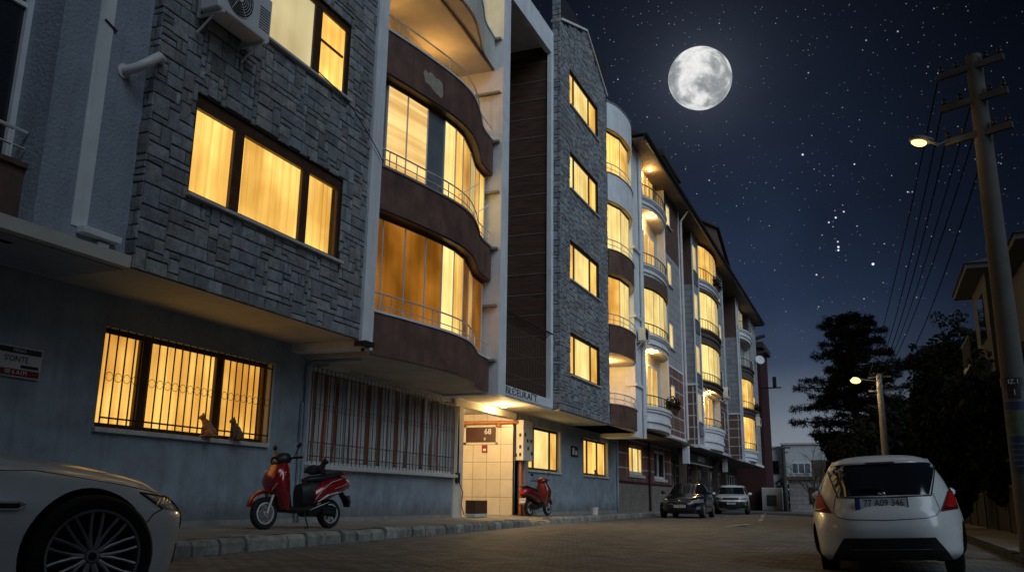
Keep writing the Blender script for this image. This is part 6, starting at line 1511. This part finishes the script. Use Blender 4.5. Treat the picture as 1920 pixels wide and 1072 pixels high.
# darker towards the right hand part of the sky, cloudy unevenness
az = nd(nt, 'ShaderNodeMapRange', {'Value': sp.outputs['X'], 'From Min': -.12, 'From Max': .16, 'To Min': 1.15, 'To Max': .34}); az.interpolation_type = 'SMOOTHSTEP'
ns = nd(nt, 'ShaderNodeTexNoise', {'Vector': D, 'Scale': 5., 'Detail': 4.}); nv = nd(nt, 'ShaderNodeMapRange', {'Value': ns.outputs['Fac'], 'From Min': .3, 'From Max': .7, 'To Min': .75, 'To Max': 1.25})
k = nd(nt, 'ShaderNodeMath', {0: az.outputs[0], 1: nv.outputs[0]}, operation='MULTIPLY')
sk = nd(nt, 'ShaderNodeVectorMath', {0: base, 'Scale': k.outputs[0]}, operation='SCALE')
# moonlit air around the moon
dm = nd(nt, 'ShaderNodeVectorMath', {0: D, 1: tuple(mdir)}, operation='DOT_PRODUCT')
ac = nd(nt, 'ShaderNodeMath', {0: dm.outputs['Value']}, operation='ARCCOSINE')
def halo(width, col):
    a = nd(nt, 'ShaderNodeMath', {0: ac.outputs[0], 1: -1./width}, operation='MULTIPLY'); b = nd(nt, 'ShaderNodeMath', {0: a.outputs[0]}, operation='EXPONENT')
    return nd(nt, 'ShaderNodeVectorMath', {0: col, 'Scale': b.outputs[0]}, operation='SCALE').outputs[0]
s1 = nd(nt, 'ShaderNodeVectorMath', {0: sk.outputs[0], 1: halo(.036, (.055, .062, .074))}, operation='ADD')
s2 = nd(nt, 'ShaderNodeVectorMath', {0: s1.outputs[0], 1: halo(.13, (.007, .010, .019))}, operation='ADD')
acc = s2.outputs[0]
# star field
for scale, thr, soft, bright, keep in ((210., .11, .075, .30, .5), (120., .07, .05, .5, .25), (70., .050, .038, .7, .3), (30., .028, .02, 1.1, .4)):
    vo = nd(nt, 'ShaderNodeTexVoronoi', {'Vector': D, 'Scale': scale})
    f = nd(nt, 'ShaderNodeMapRange', {'Value': vo.outputs['Distance'], 'From Min': thr+soft*.4, 'From Max': thr-soft, 'To Min': 0., 'To Max': 1.})
    sc = nd(nt, 'ShaderNodeSeparateXYZ', {0: vo.outputs['Color']}); kp = nd(nt, 'ShaderNodeMapRange', {'Value': sc.outputs['X'], 'From Min': keep, 'From Max': 1., 'To Min': 0., 'To Max': bright})
    mu = nd(nt, 'ShaderNodeMath', {0: f.outputs[0], 1: kp.outputs[0]}, operation='MULTIPLY')
    hz = nd(nt, 'ShaderNodeMapRange', {'Value': sp.outputs['Z'], 'From Min': .10, 'From Max': .30, 'To Min': 0., 'To Max': 1.}); mu = nd(nt, 'ShaderNodeMath', {0: mu.outputs[0], 1: hz.outputs[0]}, operation='MULTIPLY')
    st = nd(nt, 'ShaderNodeVectorMath', {0: (.85, .93, 1.05), 'Scale': mu.outputs[0]}, operation='SCALE')
    acc = nd(nt, 'ShaderNodeVectorMath', {0: acc, 1: st.outputs[0]}, operation='ADD').outputs[0]
for d_, sz, b in (((-.0443, .9302, .3644), 1.9, 1.1), ((.0064, .9371, .349), 1.5, .8), ((.0554, .9473, .3154), 1.4, .7), ((-.008, .953, .3029), 1.6, 1.), ((-.0165, .9545, .2977), 1.8, 1.2), ((-.0238, .9557, .2935), 1.6, 1.), ((-.0164, .9619, .2729), 1.6, .9), ((-.0163, .9634, .2674), 2., 1.3), ((-.0166, .9643, .2641), 1.9, 1.2), ((.0165, .9689, .2469), 2.3, 1.6), ((-.0407, .9698, .2403), 1.6, .9), ((-.0199, .9572, .2887), 1.1, .5), ((.004, .9579, .287), 1.2, .5), ((.0291, .9634, .2665), 1.1, .5), ((.0048, .9773, .2119), 1.2, .5), ((-.0412, .9776, .2065), 1.2, .5)):
    d_ = Vector(d_).normalized(); dt = nd(nt, 'ShaderNodeVectorMath', {0: D, 1: tuple(d_)}, operation='DISTANCE')
    r0 = sz*.00046; f = nd(nt, 'ShaderNodeMapRange', {'Value': dt.outputs['Value'], 'From Min': r0*1.5, 'From Max': r0*.5, 'To Min': 0., 'To Max': b})
    st = nd(nt, 'ShaderNodeVectorMath', {0: (.92, .97, 1.05), 'Scale': f.outputs[0]}, operation='SCALE'); acc = nd(nt, 'ShaderNodeVectorMath', {0: acc, 1: st.outputs[0]}, operation='ADD').outputs[0]
bg = nd(nt, 'ShaderNodeBackground', {'Color': acc, 'Strength': 1.}); nt.links.new(bg.outputs[0], wo.inputs[0])

sun = bpy.data.lights.new('sun', 'SUN'); sun.energy = 1.45; sun.angle = rad(50); sun.color = (.70, .85, 1.)
so = bpy.data.objects.new('sun', sun); COL.objects.link(so)
dirn = Vector((-.68, .42, -.57)).normalized(); so.rotation_euler = dirn.to_track_quat('-Z', 'Y').to_euler()

cam = bpy.data.cameras.new('camera'); cam.sensor_width = 36.; cam.lens = 1635/1920*36; cam.clip_end = 3000.; cam.clip_start = .1
ca = bpy.data.objects.new('camera', cam); COL.objects.link(ca)
Rm = Matrix(((0.926697, 0.0774533, 0.3677406), (0.3755812, -0.2249182, -0.8990832), (0.0130746, 0.9712944, -0.2375211))).to_4x4()
Rm.translation = (0, 0, .65); ca.matrix_world = Rm
S.camera = ca
S.view_settings.view_transform = 'Standard'; S.view_settings.look = 'None'; S.view_settings.exposure = 0.; S.view_settings.gamma = 1.
S.render.engine = 'CYCLES'; S.cycles.use_denoising = True; S.cycles.max_bounces = 6; S.cycles.sample_clamp_indirect = 3.; S.cycles.use_light_tree = True
